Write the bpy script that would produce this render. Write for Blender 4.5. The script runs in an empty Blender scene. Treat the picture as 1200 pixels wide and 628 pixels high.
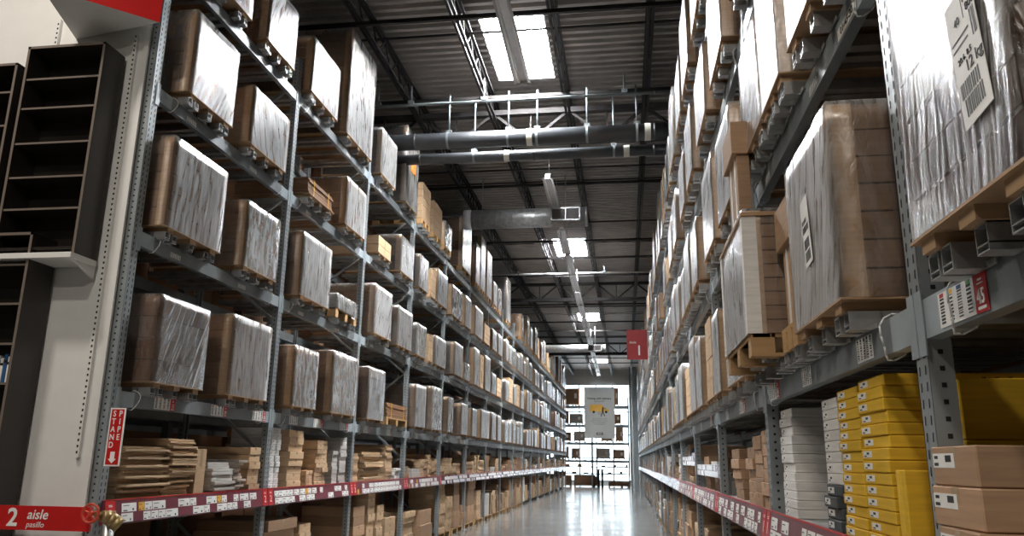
import bpy, math, random
from mathutils import Vector, Matrix
random.seed(11)
S = bpy.context.scene
C = S.collection
EYE = 1.66

# ------------------------------------------------------------------ helpers
class MB:
    """collects shapes and links them as ONE mesh object"""
    def __init__(s): s.v=[]; s.f=[]; s.m=[]; s.sm=[]
    def face(s, pts, m=0, smooth=False):
        b=len(s.v); s.v+= [tuple(p) for p in pts]; s.f.append(tuple(range(b,b+len(pts)))); s.m.append(m); s.sm.append(smooth)
    def box(s,x0,x1,y0,y1,z0,z1,m=0,c=0.0):
        if x0>x1:x0,x1=x1,x0
        if y0>y1:y0,y1=y1,y0
        if z0>z1:z0,z1=z1,z0
        b=len(s.v)
        if c<=0:
            s.v+=[(x0,y0,z0),(x1,y0,z0),(x1,y1,z0),(x0,y1,z0),(x0,y0,z1),(x1,y0,z1),(x1,y1,z1),(x0,y1,z1)]
            for q in ((0,3,2,1),(4,5,6,7),(0,1,5,4),(1,2,6,5),(2,3,7,6),(3,0,4,7)):
                s.f.append(tuple(b+i for i in q)); s.m.append(m); s.sm.append(False)
        else:   # chamfered vertical + horizontal edges
            X=(x0,x1);Y=(y0,y1);Z=(z0,z1); idx={}
            for i in (0,1):
                for j in (0,1):
                    for k in (0,1):
                        sx=c if i==0 else -c; sy=c if j==0 else -c; sz=c if k==0 else -c
                        for a,p in (('x',(X[i],Y[j]+sy,Z[k]+sz)),('y',(X[i]+sx,Y[j],Z[k]+sz)),('z',(X[i]+sx,Y[j]+sy,Z[k]))):
                            idx[(i,j,k,a)]=len(s.v); s.v.append(p)
            def ad(q,flip):
                q=[idx[t] for t in q]
                if flip:q=q[::-1]
                s.f.append(tuple(q)); s.m.append(m); s.sm.append(False)
            for i in (0,1):
                ad([(i,0,0,'x'),(i,1,0,'x'),(i,1,1,'x'),(i,0,1,'x')],i==0)
                ad([(0,i,0,'y'),(1,i,0,'y'),(1,i,1,'y'),(0,i,1,'y')],i==1)
                ad([(0,0,i,'z'),(1,0,i,'z'),(1,1,i,'z'),(0,1,i,'z')],i==0)
            for i in (0,1):
                for j in (0,1):
                    ad([(i,j,0,'x'),(i,j,0,'y'),(i,j,1,'y'),(i,j,1,'x')],(i==j))
                    ad([(i,0,j,'x'),(i,1,j,'x'),(i,1,j,'z'),(i,0,j,'z')],(i!=j))
                    ad([(0,i,j,'y'),(1,i,j,'y'),(1,i,j,'z'),(0,i,j,'z')],(i==j))
            for i in (0,1):
                for j in (0,1):
                    for k in (0,1):
                        ad([(i,j,k,'x'),(i,j,k,'y'),(i,j,k,'z')],(i+j+k)%2==1)
        return s
    def cyl(s,p0,p1,r,n=12,m=0,caps=True,r1=None):
        p0=Vector(p0);p1=Vector(p1);d=(p1-p0).normalized()
        u=d.orthogonal().normalized();w=d.cross(u); r1=r if r1 is None else r1
        b=len(s.v)
        for k in range(n):
            a=2*math.pi*k/n; o=u*math.cos(a)+w*math.sin(a)
            s.v.append(tuple(p0+o*r)); s.v.append(tuple(p1+o*r1))
        for k in range(n):
            j=(k+1)%n
            s.f.append((b+2*k,b+2*j,b+2*j+1,b+2*k+1)); s.m.append(m); s.sm.append(True)
        if caps:
            s.f.append(tuple(b+2*k for k in range(n))[::-1]); s.m.append(m); s.sm.append(False)
            s.f.append(tuple(b+2*k+1 for k in range(n))); s.m.append(m); s.sm.append(False)
        return s
    def tube(s,pts,r,n=6,m=0):
        for a,b in zip(pts[:-1],pts[1:]): s.cyl(a,b,r,n,m)
        return s
    def bar(s,p0,p1,w,h,m=0):
        p0=Vector(p0);p1=Vector(p1);d=(p1-p0).normalized()
        up=Vector((0,0,1)) if abs(d.z)<.95 else Vector((1,0,0))
        a=d.cross(up).normalized()*w/2; b=a.cross(d).normalized()*h/2
        i=len(s.v)
        for p in (p0,p1):
            for q in (a+b,b-a,-a-b,a-b): s.v.append(tuple(p+q))
        for q in ((0,1,5,4),(1,2,6,5),(2,3,7,6),(3,0,4,7),(3,2,1,0),(4,5,6,7)):
            s.f.append(tuple(i+k for k in q)); s.m.append(m); s.sm.append(False)
        return s
    def prism(s,poly,axis,a,b,m=0):
        """poly in the two other axes, extruded along axis from a to b"""
        def P(q,t):
            return {'x':(t,q[0],q[1]),'y':(q[0],t,q[1]),'z':(q[0],q[1],t)}[axis]
        n=len(poly); i=len(s.v)
        for t in (a,b): s.v+= [P(q,t) for q in poly]
        for k in range(n):
            j=(k+1)%n; s.f.append((i+k,i+j,i+n+j,i+n+k)); s.m.append(m); s.sm.append(False)
        s.f.append(tuple(i+k for k in range(n))[::-1]); s.m.append(m); s.sm.append(False)
        s.f.append(tuple(i+n+k for k in range(n))); s.m.append(m); s.sm.append(False)
        return s
    def mesh(s,name,mats):
        me=bpy.data.meshes.new(name); me.from_pydata(s.v,[],s.f)
        for m in (mats if isinstance(mats,(list,tuple)) else [mats]): me.materials.append(m)
        me.polygons.foreach_set('material_index',s.m); me.polygons.foreach_set('use_smooth',s.sm)
        me.update(); return me
    def build(s,name,mats,parent=None,loc=None):
        return link(name,s.mesh(name,mats),parent,loc)
def link(name,me,parent=None,loc=None):
    o=bpy.data.objects.new(name,me); C.objects.link(o)
    if parent: o.parent=parent
    if loc is not None: o.location=loc
    return o
def tag(o,label,cat,group=None,kind=None):
    o['label']=label; o['category']=cat
    if group:o['group']=group
    if kind:o['kind']=kind
    return o
def thing(name,label,cat,loc=(0,0,0),group=None):
    o=bpy.data.objects.new(name,None); o.empty_display_size=.1; C.objects.link(o); o.location=loc
    return tag(o,label,cat,group)
def struct(name,mb,mats,label=None):
    o=mb.build(name,mats); o['kind']='structure'
    if label:o['label']=label
    return o
ROT={'R':Matrix(((0,0,-1),(-1,0,0),(0,1,0))),   # on faces looking towards -x
     'L':Matrix(((0,0,1),(1,0,0),(0,1,0))),     # on faces looking towards +x
     'F':Matrix(((1,0,0),(0,0,-1),(0,1,0)))}    # on faces looking towards the viewer, -y
TXT={}
def text(name,body,size,loc,face,mat,parent=None,align='CENTER',sx=1,roll=0,italic=0,bold=0):
    key=(body,size,align,italic,bold,sx,mat.name)
    if key not in TXT:
        cu=bpy.data.curves.new(name,'FONT'); cu.body=body; cu.size=size; cu.align_x=align; cu.align_y='CENTER'
        cu.extrude=.0008; cu.shear=italic; cu.offset=bold; cu.resolution_u=3
        t=bpy.data.objects.new('t',cu); C.objects.link(t)
        me=bpy.data.meshes.new_from_object(t); me.name=name
        for v in me.vertices: v.co.x*=sx
        me.materials.clear(); me.materials.append(mat)
        bpy.data.objects.remove(t); bpy.data.curves.remove(cu); TXT[key]=me
    o=link(name,TXT[key],parent)
    M=ROT[face].to_4x4()@Matrix.Rotation(roll,4,'Z')
    o.matrix_local=Matrix.Translation(Vector(loc))@M
    return o
ORD=['first','second','third','fourth','fifth','sixth','seventh','eighth','ninth','tenth','eleventh','twelfth','thirteenth','fourteenth','fifteenth','sixteenth','seventeenth','eighteenth','nineteenth','twentieth','twenty-first','twenty-second','twenty-third','twenty-fourth','twenty-fifth','twenty-sixth','twenty-seventh','twenty-eighth','twenty-ninth','thirtieth']
TENS=('thirty','forty','fifty','sixty','seventy')
ORD+= [w+'-'+o for w in TENS for o in ORD[:9]]

# ------------------------------------------------------------------ materials
def nt(name):
    m=bpy.data.materials.new(name); m.use_nodes=True
    n=m.node_tree; b=n.nodes['Principled BSDF']; return m,n,b
def N(n,t,**k):
    x=n.nodes.new(t)
    for a,v in k.items():
        if a.startswith('i_'): x.inputs[int(a[2:]) if a[2:].isdigit() else a[2:]].default_value=v
        else: setattr(x,a,v)
    return x
def ramp(n,src,stops):
    r=n.nodes.new('ShaderNodeValToRGB'); e=r.color_ramp.elements
    while len(e)<len(stops): e.new(.5)
    for q,(p,c) in zip(e,stops): q.position=p; q.color=(*c,1) if len(c)==3 else c
    n.links.new(src,r.inputs[0]); return r
def paint(name,col,rough=.5,metal=0,var=.08,scale=6,spec=.5,bump=0):
    m,n,b=nt(name)
    tc=N(n,'ShaderNodeTexCoord'); no=N(n,'ShaderNodeTexNoise'); no.inputs['Scale'].default_value=scale; no.inputs['Detail'].default_value=4
    n.links.new(tc.outputs['Object'],no.inputs['Vector'])
    lo=tuple(c*(1-var) for c in col); hi=tuple(min(1,c*(1+var)) for c in col)
    r=ramp(n,no.outputs[0],[(.3,lo),(.7,hi)]); n.links.new(r.outputs[0],b.inputs['Base Color'])
    b.inputs['Roughness'].default_value=rough; b.inputs['Metallic'].default_value=metal; b.inputs['Specular IOR Level'].default_value=spec
    if bump:
        bu=N(n,'ShaderNodeBump'); bu.inputs['Strength'].default_value=bump; bu.inputs['Distance'].default_value=.01
        n.links.new(no.outputs[0],bu.inputs['Height']); n.links.new(bu.outputs[0],b.inputs['Normal'])
    return m
def card(name,col,var=.28,sat=1.0):
    """corrugated board: grain, print smudges and a different tone per object"""
    m,n,b=nt(name)
    tc=N(n,'ShaderNodeTexCoord'); oi=N(n,'ShaderNodeObjectInfo')
    mp=N(n,'ShaderNodeMapping'); mp.inputs['Scale'].default_value=(3,3,40)
    no=N(n,'ShaderNodeTexNoise'); no.inputs['Scale'].default_value=1.5; no.inputs['Detail'].default_value=3
    n.links.new(tc.outputs['Object'],mp.inputs[0]); n.links.new(mp.outputs[0],no.inputs['Vector'])
    mr=N(n,'ShaderNodeMapRange'); mr.inputs['To Min'].default_value=1-var; mr.inputs['To Max'].default_value=1+var
    n.links.new(oi.outputs['Random'],mr.inputs['Value'])
    r=ramp(n,no.outputs[0],[(.25,tuple(c*.85 for c in col)),(.75,tuple(min(1,c*1.12) for c in col))])
    mx=N(n,'ShaderNodeVectorMath',operation='SCALE'); n.links.new(r.outputs[0],mx.inputs[0]); n.links.new(mr.outputs[0],mx.inputs['Scale'])
    n.links.new(mx.outputs[0],b.inputs['Base Color'])
    b.inputs['Roughness'].default_value=.75; b.inputs['Specular IOR Level'].default_value=.25
    return m
def film_mat(name,streak=(9,9,1.2),base=.09,amp=.36,rough=.34,bump=.4,tint=(.84,.84,.83),lo=.40,hi=.78):
    """clear stretch film: see-through, mirror-like at grazing angles, crinkled, slightly milky along the folds, with white streaks partly painting in glare"""
    m,n,b=nt(name); out=n.nodes['Material Output']; n.nodes.remove(b)
    tc=N(n,'ShaderNodeTexCoord'); oi=N(n,'ShaderNodeObjectInfo')
    ad=N(n,'ShaderNodeVectorMath',operation='ADD')
    rs=N(n,'ShaderNodeVectorMath',operation='SCALE'); rs.inputs[0].default_value=(37,21,13); n.links.new(oi.outputs['Random'],rs.inputs['Scale'])
    n.links.new(tc.outputs['Object'],ad.inputs[0]); n.links.new(rs.outputs[0],ad.inputs[1])
    rot=N(n,'ShaderNodeMapping'); n.links.new(ad.outputs[0],rot.inputs[0])
    sw=N(n,'ShaderNodeMapRange'); sw.inputs['To Min'].default_value=-.45; sw.inputs['To Max'].default_value=.45; n.links.new(oi.outputs['Random'],sw.inputs['Value'])
    cb=N(n,'ShaderNodeCombineXYZ'); n.links.new(sw.outputs[0],cb.inputs[0]); n.links.new(cb.outputs[0],rot.inputs['Rotation'])
    mp=N(n,'ShaderNodeMapping'); mp.inputs['Scale'].default_value=streak; n.links.new(rot.outputs[0],mp.inputs[0])
    n1=N(n,'ShaderNodeTexNoise'); n1.inputs['Scale'].default_value=2.6; n1.inputs['Detail'].default_value=6; n1.inputs['Roughness'].default_value=.6; n1.inputs['Distortion'].default_value=.5
    n.links.new(mp.outputs[0],n1.inputs['Vector'])
    n2=N(n,'ShaderNodeTexNoise'); n2.inputs['Scale'].default_value=2.2; n2.inputs['Detail'].default_value=2
    n.links.new(ad.outputs[0],n2.inputs['Vector'])
    mul=N(n,'ShaderNodeMath',operation='MULTIPLY_ADD'); mul.inputs[1].default_value=.9
    n.links.new(n1.outputs[0],mul.inputs[0])
    h2=N(n,'ShaderNodeMath',operation='MULTIPLY'); h2.inputs[1].default_value=.2; n.links.new(n2.outputs[0],h2.inputs[0]); n.links.new(h2.outputs[0],mul.inputs[2])
    bu=N(n,'ShaderNodeBump'); bu.inputs['Strength'].default_value=bump; bu.inputs['Distance'].default_value=.012
    n.links.new(mul.outputs[0],bu.inputs['Height'])
    fa=N(n,'ShaderNodeMapRange'); fa.inputs['From Min'].default_value=lo; fa.inputs['From Max'].default_value=hi
    fa.inputs['To Min'].default_value=base; fa.inputs['To Max'].default_value=base+amp; n.links.new(mul.outputs[0],fa.inputs['Value'])
    rv=N(n,'ShaderNodeMapRange'); rv.inputs['To Min'].default_value=.45; rv.inputs['To Max'].default_value=1.25; n.links.new(oi.outputs['Random'],rv.inputs['Value'])
    fz=N(n,'ShaderNodeMath',operation='MULTIPLY'); fz.use_clamp=True; n.links.new(fa.outputs[0],fz.inputs[0]); n.links.new(rv.outputs[0],fz.inputs[1])
    df=N(n,'ShaderNodeBsdfDiffuse'); df.inputs['Color'].default_value=(*tint,1); n.links.new(bu.outputs[0],df.inputs['Normal'])
    tr=N(n,'ShaderNodeBsdfTransparent'); m1=N(n,'ShaderNodeMixShader')
    lw=N(n,'ShaderNodeLayerWeight'); lw.inputs['Blend'].default_value=.5
    lr=N(n,'ShaderNodeMapRange'); lr.inputs['From Min'].default_value=.1; lr.inputs['From Max'].default_value=.65; lr.inputs['To Min'].default_value=.22; lr.inputs['To Max'].default_value=1.5; n.links.new(lw.outputs['Facing'],lr.inputs['Value'])
    fg=N(n,'ShaderNodeMath',operation='MULTIPLY'); fg.use_clamp=True; n.links.new(fz.outputs[0],fg.inputs[0]); n.links.new(lr.outputs[0],fg.inputs[1])
    n.links.new(fg.outputs[0],m1.inputs[0]); n.links.new(tr.outputs[0],m1.inputs[1]); n.links.new(df.outputs[0],m1.inputs[2])
    fr=N(n,'ShaderNodeFresnel'); fr.inputs['IOR'].default_value=1.55; n.links.new(bu.outputs[0],fr.inputs['Normal'])
    fm=N(n,'ShaderNodeMath',operation='MULTIPLY'); fm.inputs[1].default_value=1.7; fm.use_clamp=True; n.links.new(fr.outputs[0],fm.inputs[0])
    gl=N(n,'ShaderNodeBsdfGlossy'); rg=N(n,'ShaderNodeMapRange'); rg.inputs['From Min'].default_value=.35; rg.inputs['From Max'].default_value=.65; rg.inputs['To Min'].default_value=rough*.7; rg.inputs['To Max'].default_value=rough*1.25; n.links.new(n1.outputs[0],rg.inputs['Value']); n.links.new(rg.outputs[0],gl.inputs['Roughness']); gl.inputs['Color'].default_value=(.97,.97,.97,1); n.links.new(bu.outputs[0],gl.inputs['Normal'])
    m2=N(n,'ShaderNodeMixShader'); n.links.new(fm.outputs[0],m2.inputs[0]); n.links.new(m1.outputs[0],m2.inputs[1]); n.links.new(gl.outputs[0],m2.inputs[2])
    n.links.new(m2.outputs[0],out.inputs['Surface']); return m
def emit(name,col,st):
    m,n,b=nt(name); b.inputs['Base Color'].default_value=(.8,.8,.8,1)
    b.inputs['Emission Color'].default_value=(*col,1); b.inputs['Emission Strength'].default_value=st; return m

M={}
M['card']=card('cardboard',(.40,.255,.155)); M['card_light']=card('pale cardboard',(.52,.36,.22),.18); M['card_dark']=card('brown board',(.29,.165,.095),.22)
M['card_grey']=card('greyed carton',(.42,.36,.31),.2); M['edge']=card('edge protector board',(.42,.275,.16),.15)
M['white']=card('white board',(.74,.73,.70),.08); M['grey_box']=card('grey carton',(.47,.45,.42),.15)
M['corner']=card('corner board',(.62,.43,.25),.1); M['flat']=card('flat pack board',(.47,.33,.20),.25)
M['wood']=card('pallet wood',(.50,.31,.15),.2)
M['yellow']=card('yellow carton',(.72,.45,.035),.08); M['dark_box']=paint('dark grey carton',(.06,.07,.075),.6)
M['film']=film_mat('stretch film'); M['film_fine']=film_mat('crinkled stretch film',(7,7,2.2),.08,.42,.28,.6); M['film_diag']=film_mat('diagonal stretch film',(16,16,1.0),.04,.42,.22,.8,(.88,.88,.88),.5,.7)  # diagonal film: sharp white diffuse streaks add painted highlights to the film's own haze
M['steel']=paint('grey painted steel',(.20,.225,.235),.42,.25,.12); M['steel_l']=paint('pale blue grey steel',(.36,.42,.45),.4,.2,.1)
M['post']=paint('upright steel',(.30,.335,.35),.42,.3,.1); M['hole']=paint('hole shadow gap',(.012,.012,.012),.9)
M['galv']=paint('galvanised steel',(.42,.43,.43),.42,.75,.2,12)
M['strap']=paint('cable tie plastic',(.72,.74,.74),.35); M['paper']=paint('label paper',(.78,.78,.75),.6); M['paper_d']=paint('yellowed label paper',(.55,.53,.47),.6)
M['ink']=paint('black print',(.02,.02,.02),.6); M['red']=paint('red sign',(.50,.012,.012),.4); M['red_d']=paint('red aisle panel',(.33,.016,.018),.45)
M['white_p']=paint('white sign print',(.85,.85,.83),.5); M['gold']=paint('yellow card',(.75,.42,.05),.5)
M['plum']=paint('maroon shelf strip',(.15,.028,.042),.35)
M['panel']=paint('white laminate panel',(.72,.72,.70),.4,0,.03); M['blackbrown']=paint('black brown laminate',(.022,.018,.015),.35,0,.15); M['edge_band']=paint('worn shelf edge',(.16,.13,.11),.4)
M['deck']=paint('corrugated roof deck',(.30,.275,.255),.5,.3,.12,2); M['joist']=paint('dark primer joist steel',(.017,.015,.015),.65,0,.2,6,.2)
M['pipe']=paint('black pipe',(.035,.038,.042),.4,0,.2); M['fix']=paint('light fixture sheet metal',(.62,.62,.64),.35,.3)
M['concrete_wall']=paint('grey wall paint',(.30,.31,.30),.8,0,.1,1); M['brass']=paint('valve bronze',(.30,.22,.10),.4,.5,.2,30)
M['valve']=paint('handwheel paint',(.55,.07,.035),.4); M['orange']=paint('orange sticker',(.85,.22,.04),.6); M['blue']=paint('blue plastic',(.03,.10,.25),.4)
M['strapy']=paint('yellow strapping',(.75,.42,.06),.4); M['grille']=paint('duct grille',(.10,.09,.085),.5)
M['sky']=emit('skylight diffuser',(.97,.985,1.0),290); M['win']=emit('bright window daylight',(.74,.89,1.0),5)
M['tube']=paint('unlit fluorescent tube',(.8,.8,.8),.3)
M['box_tape']=paint('packing tape',(.42,.31,.20),.25,0,.1)
# floor: polished concrete slab with saw-cut joints and soft mottling
m,n,b=nt('polished concrete'); M['floor']=m
tc=N(n,'ShaderNodeTexCoord'); no=N(n,'ShaderNodeTexNoise'); no.inputs['Scale'].default_value=.9; no.inputs['Detail'].default_value=6
n.links.new(tc.outputs['Object'],no.inputs['Vector'])
r=ramp(n,no.outputs[0],[(.3,(.17,.175,.17)),(.7,(.25,.25,.24))])
br=N(n,'ShaderNodeTexBrick'); br.offset=0; br.inputs['Scale'].default_value=1; br.inputs['Mortar Size'].default_value=.006; br.inputs['Brick Width'].default_value=4.2; br.inputs['Row Height'].default_value=4.2
br.inputs['Color1'].default_value=br.inputs['Color2'].default_value=(1,1,1,1); br.inputs['Mortar'].default_value=(.35,.35,.35,1)
n.links.new(tc.outputs['Object'],br.inputs['Vector'])
mx=N(n,'ShaderNodeMixRGB',blend_type='MULTIPLY'); mx.inputs[0].default_value=1; n.links.new(r.outputs[0],mx.inputs[1]); n.links.new(br.outputs[0],mx.inputs[2]); n.links.new(mx.outputs[0],b.inputs['Base Color'])
r2=ramp(n,no.outputs[0],[(.3,(.11,)*3),(.75,(.22,)*3)]); n.links.new(r2.outputs[0],b.inputs['Roughness']); b.inputs['Specular IOR Level'].default_value=.6
# price strip far away: row of white cards on maroon
m,n,b=nt('shelf strip with price cards'); M['strip']=m
tc=N(n,'ShaderNodeTexCoord'); mp=N(n,'ShaderNodeMapping'); mp.inputs['Rotation'].default_value=(0,math.radians(90),math.radians(90))
sp=N(n,'ShaderNodeSeparateXYZ'); cbx=N(n,'ShaderNodeCombineXYZ'); n.links.new(tc.outputs['Object'],sp.inputs[0]); n.links.new(sp.outputs[1],cbx.inputs[0]); n.links.new(sp.outputs[2],cbx.inputs[1])
br=N(n,'ShaderNodeTexBrick'); br.inputs['Scale'].default_value=1; br.inputs['Mortar Size'].default_value=.005; br.inputs['Brick Width'].default_value=.155; br.inputs['Row Height'].default_value=.078; br.inputs['Bias'].default_value=.12
br.inputs['Color1'].default_value=(.12,.035,.05,1); br.inputs['Color2'].default_value=(.85,.85,.85,1); br.inputs['Mortar'].default_value=(.2,.06,.07,1); br.inputs['Mortar Smooth'].default_value=0
n.links.new(cbx.outputs[0],br.inputs['Vector'])
rr=ramp(n,br.outputs[0],[(.25,(.13,.04,.055)),(.45,(.80,.80,.80))]); n.links.new(rr.outputs[0],b.inputs['Base Color']); b.inputs['Roughness'].default_value=.25

# ------------------------------------------------------------------ camera
f_px,yaw,pitch,roll=914.43,.144424,.241906,.013625
cy,sy,cp,sp_=math.cos(yaw),math.sin(yaw),math.cos(pitch),math.sin(pitch)
fw=Vector((-sy*cp,cy*cp,sp_)); rt=Vector((cy,sy,0)); up=rt.cross(fw)
r2=rt*math.cos(roll)+up*math.sin(roll); u2=-rt*math.sin(roll)+up*math.cos(roll)
cam=bpy.data.cameras.new('camera'); cam.sensor_width=36; cam.lens=f_px*36/1200; cam.clip_start=.05; cam.clip_end=200
co=bpy.data.objects.new('camera',cam); C.objects.link(co)
co.matrix_world=Matrix.Translation((0,0,EYE))@Matrix((r2,u2,-fw)).transposed().to_4x4()
S.camera=co

# ------------------------------------------------------------------ building shell
XL,XR,YB,YF=-15.5,9.5,-13.0,60.6
ZC=EYE+6.9
struct('floor',MB().box(XL-.3,XR+.3,YB-.3,YF+.3,-.3,0),M['floor'],'grey polished concrete warehouse floor')
struct('wall_left',MB().box(XL-.3,XL,YB,YF,0,ZC+.3),M['concrete_wall'])
struct('wall_right',MB().box(XR,XR+.3,YB,YF,0,ZC+.3),M['concrete_wall'])
struct('wall_back',MB().box(XL-.3,XR+.3,YB-.3,YB,0,ZC+.3),M['concrete_wall'])
WX0,WX1,WZ1=-6.0,.35,EYE+5.75
wf=MB(); wf.box(XL-.3,WX0,YF,YF+.3,0,ZC+.3); wf.box(WX1,XR+.3,YF,YF+.3,0,ZC+.3); wf.box(WX0,WX1,YF,YF+.3,WZ1,ZC+.3); wf.box(WX0,WX1,YF,YF+.3,0,.25)
struct('wall_front',wf,M['concrete_wall'],'grey end wall above and beside the tall glazing')
fr=MB()
for i in range(6):
    x=WX0+(WX1-WX0)*i/5; fr.box(x-.05,x+.05,YF-.02,YF+.12,.25,WZ1)
for z in (.25,1.9,3.6,5.3,WZ1-.05): fr.box(WX0,WX1,YF-.02,YF+.12,z,z+.08)
w=struct('window_1',fr,M['steel'],'tall daylight glazing filling the end wall')
MB().box(WX0,WX1,YF+.13,YF+.16,.25,WZ1).build('window_pane',M['win'],w)
# skylight bays
SKX=[(-2.2,-1.17)]; PIT=13.0
sky_y=[10.95,23.95,36.95,54.3]
rows=[-1.685]
SKL=2.15
def sky_rng(): return [(y,y+SKL) for y in sky_y]
# corrugated deck: ribs run across the aisle, built in strips so that the skylight bays stay open
dk=MB(); P=.2
def deck_profile(y):
    return [(y,0),(y+P*.4,0),(y+P*.5,.075),(y+P*.9,.075),(y+P,0)]
edges=[XL]
for rx in sorted(rows): edges+= [rx-.515,rx+.515]
edges.append(XR)
for i in range(len(edges)-1):
    x0,x1=edges[i],edges[i+1]; hole=(i%2==1)
    y=YB
    while y<YF:
        if not(hole and any(a-P*.5<=y<b-P*.5 for a,b in sky_rng())):
            pr=deck_profile(y)
            for (a,za),(c,zc) in zip(pr[:-1],pr[1:]):
                dk.face([(x0,a,ZC+za),(x0,c,ZC+zc),(x1,c,ZC+zc),(x1,a,ZC+za)])
        y+=P
dk.box(XL,XR,YB,YF,ZC+.55,ZC+.6)
struct('ceiling',dk,M['deck'],'corrugated grey metal roof deck')
names={-1.685:'over the aisle',-10.4:'over the aisle beyond the left racks',7.0:'over the aisle beyond the right racks'}
for rx in rows:
    for k,(a,b) in enumerate(sky_rng()):
        t=thing('skylight','bright white rectangular skylight %s, %s from the camera end'%(names[rx],ORD[k]),'skylight',(rx,(a+b)/2,ZC),'roof skylights')
        q=MB(); h=(b-a)/2+.06; w=.52
        for sx in (-1,1): q.box(sx*w,sx*(w+.02),-h,h,.0,.5)
        for sy_ in (-1,1): q.box(-w,w,sy_*h,sy_*(h+.02),.0,.5)
        q.build('curb_frame',M['fix'],t)
        MB().box(-w,w,-h,h,.42,.45).build('diffuser_panel',M['sky'],t)

# roof joists (along the aisle), girders and bridging (across)
jz_u=EYE+6.8; jz_l=EYE+6.38
jx=[-.95+1.447*k for k in range(-9,7)]
def joist(x,idx):
    t=thing('roof_joist','dark steel lattice roof joist running down the hall, %s counted from the left'%ORD[idx],'joist',(x,0,jz_l),'lattice roof joists')
    H=jz_u-jz_l
    for nm,z in (('top_chord',H),('bottom_chord',0)):
        q=MB()
        for s in (-1,1): q.box(s*.012,s*.055,YB+.1,YF-.1,z-.035 if z else 0,z if z else .035)
        q.build(nm,M['joist'],t)
    q=MB(); y=YB+.2; k=0
    while y<YF-.8:
        q.bar((0,y,.02),(0,y+.35,H-.02),.024,.024); q.bar((0,y+.35,H-.02),(0,y+.7,.02),.024,.024); y+=.7
    q.build('web',M['joist'],t)
for i,x in enumerate(jx): joist(x,i)
for i,Y in enumerate((-2.0,13.75,28.8,44.2)):
    z0=EYE+5.9; z1=EYE+6.5
    t=thing('roof_girder','heavy dark steel truss girder crossing the hall, %s from the camera end'%ORD[i],'girder',(0,Y,z0),'truss girders across the hall')
    q=MB(); q.box(XL,XR,-.07,.07,-.06,.06); q.build('bottom_chord',M['joist'],t)
    q=MB(); q.box(XL,XR,-.07,.07,z1-z0-.05,z1-z0+.05); q.build('top_chord',M['joist'],t)
    q=MB()
    for x in jx:
        if x<XL+.8 or x>XR-.8: continue
        q.bar((x,0,z1-z0),(x+.72,0,0),.05,.05); q.bar((x+.72,0,0),(x+1.447,0,z1-z0),.05,.05); q.bar((x+.72,0,0),(x+.72,0,z1-z0),.03,.03)
    q.build('web',M['joist'],t)
bars=[(4.0,6.78,.04),(7.5,6.4,.05),(10.1,6.42,.06),(11.05,6.75,.03),(12.75,6.4,.055),(16.4,6.4,.03),(17.4,6.42,.06),(18.0,6.75,.03),(20.5,6.4,.03),(22.3,6.4,.05),(24.3,6.4,.06),(26.9,6.4,.03),(27.9,6.75,.05),(32,6.4,.05),(34,6.75,.04),(36.2,6.4,.06),(38.8,6.4,.05),(41,6.4,.05),(42.5,6.75,.05),(47,6.4,.06),(49.5,6.4,.05),(52,6.4,.06)]
for i,(Y,z,w) in enumerate(bars):
    o=MB().box(XL,XR,-w/2,w/2,-w/2,w/2).build('bridging_bar',M['joist'],None,(0,Y,(jz_l-w/2 if z<6.5 else jz_u-.15))); tag(o,'dark steel bridging bar across the joists, %s from the camera end'%ORD[i],'roof bar','bridging bars')
i=0
for Y in (22.6,34.6,48):
    for x in jx:
        if -8<x<2.5:
            q=MB(); z=jz_l+.02
            q.bar((x+.03,Y,z),(x+1.417,Y+1.5,z+.38),.018,.018); q.bar((x+.03,Y+1.5,z+.38),(x+1.417,Y,z),.018,.018)
            o=q.build('cross_brace',M['joist']); tag(o,'thin crossed rods bracing roof joists near %s skylight, %s gap from left'%({22.6:'second',34.6:'third',48:'fourth'}[Y],ORD[i%8]),'brace','crossed joist braces'); i+=1

# pipes, sprinkler line, ducts
def pipe_thing(name,label,Y,z,r,x0,x1,mat,bands,hang):
    t=thing(name,label,'pipe',(0,Y,EYE+z))
    q=MB().cyl((x0,0,0),(x1,0,0),r,24)
    x=x0+1.2
    while x<x1: q.cyl((x-.02,0,0),(x+.02,0,0),r*1.035,24); x+=2.1
    q.build('pipe_run',mat,t)
    for x in bands: MB().cyl((x-.05,0,0),(x+.05,0,0),r*1.05,24,0,False).build('marker_band',M['paper_d'],t)
    for x in hang:
        q=MB(); q.cyl((x-.02,0,0),(x+.02,0,0),r*1.06,20,0,False); q.cyl((x,0,r),(x,0,6.38-z),.016,8); q.box(x-.05,x+.05,-.04,.04,r-.01,r+.05)
        q.build('hanger',M['steel'],t)
    return t
pipe_thing('roof_pipe','large black pipe crossing overhead below the girder, higher of the two',12.6,5.49,.145,-9,2.2,M['pipe'],(-1.55,.48),(-3.0,-1.93,-1.42,-.55,.30,1.2))
pipe_thing('roof_pipe','smaller black pipe crossing overhead just beneath and behind the thicker one',12.95,5.30,.098,-9,2.2,M['pipe'],(-2.0,.12),(-2.6,-.1,.9))
t=pipe_thing('sprinkler_pipe','thin grey sprinkler pipe crossing overhead above the black pipes',12.2,6.02,.026,-9,2.2,M['steel'],(),(-4.2,-3.6,-2.3,.1))
pipe_thing('sprinkler_pipe','thin pale sprinkler pipe crossing the roof beyond the second skylight',25.6,6.15,.03,-6,1.0,M['fix'],(),(-3.5,-.6))
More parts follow.
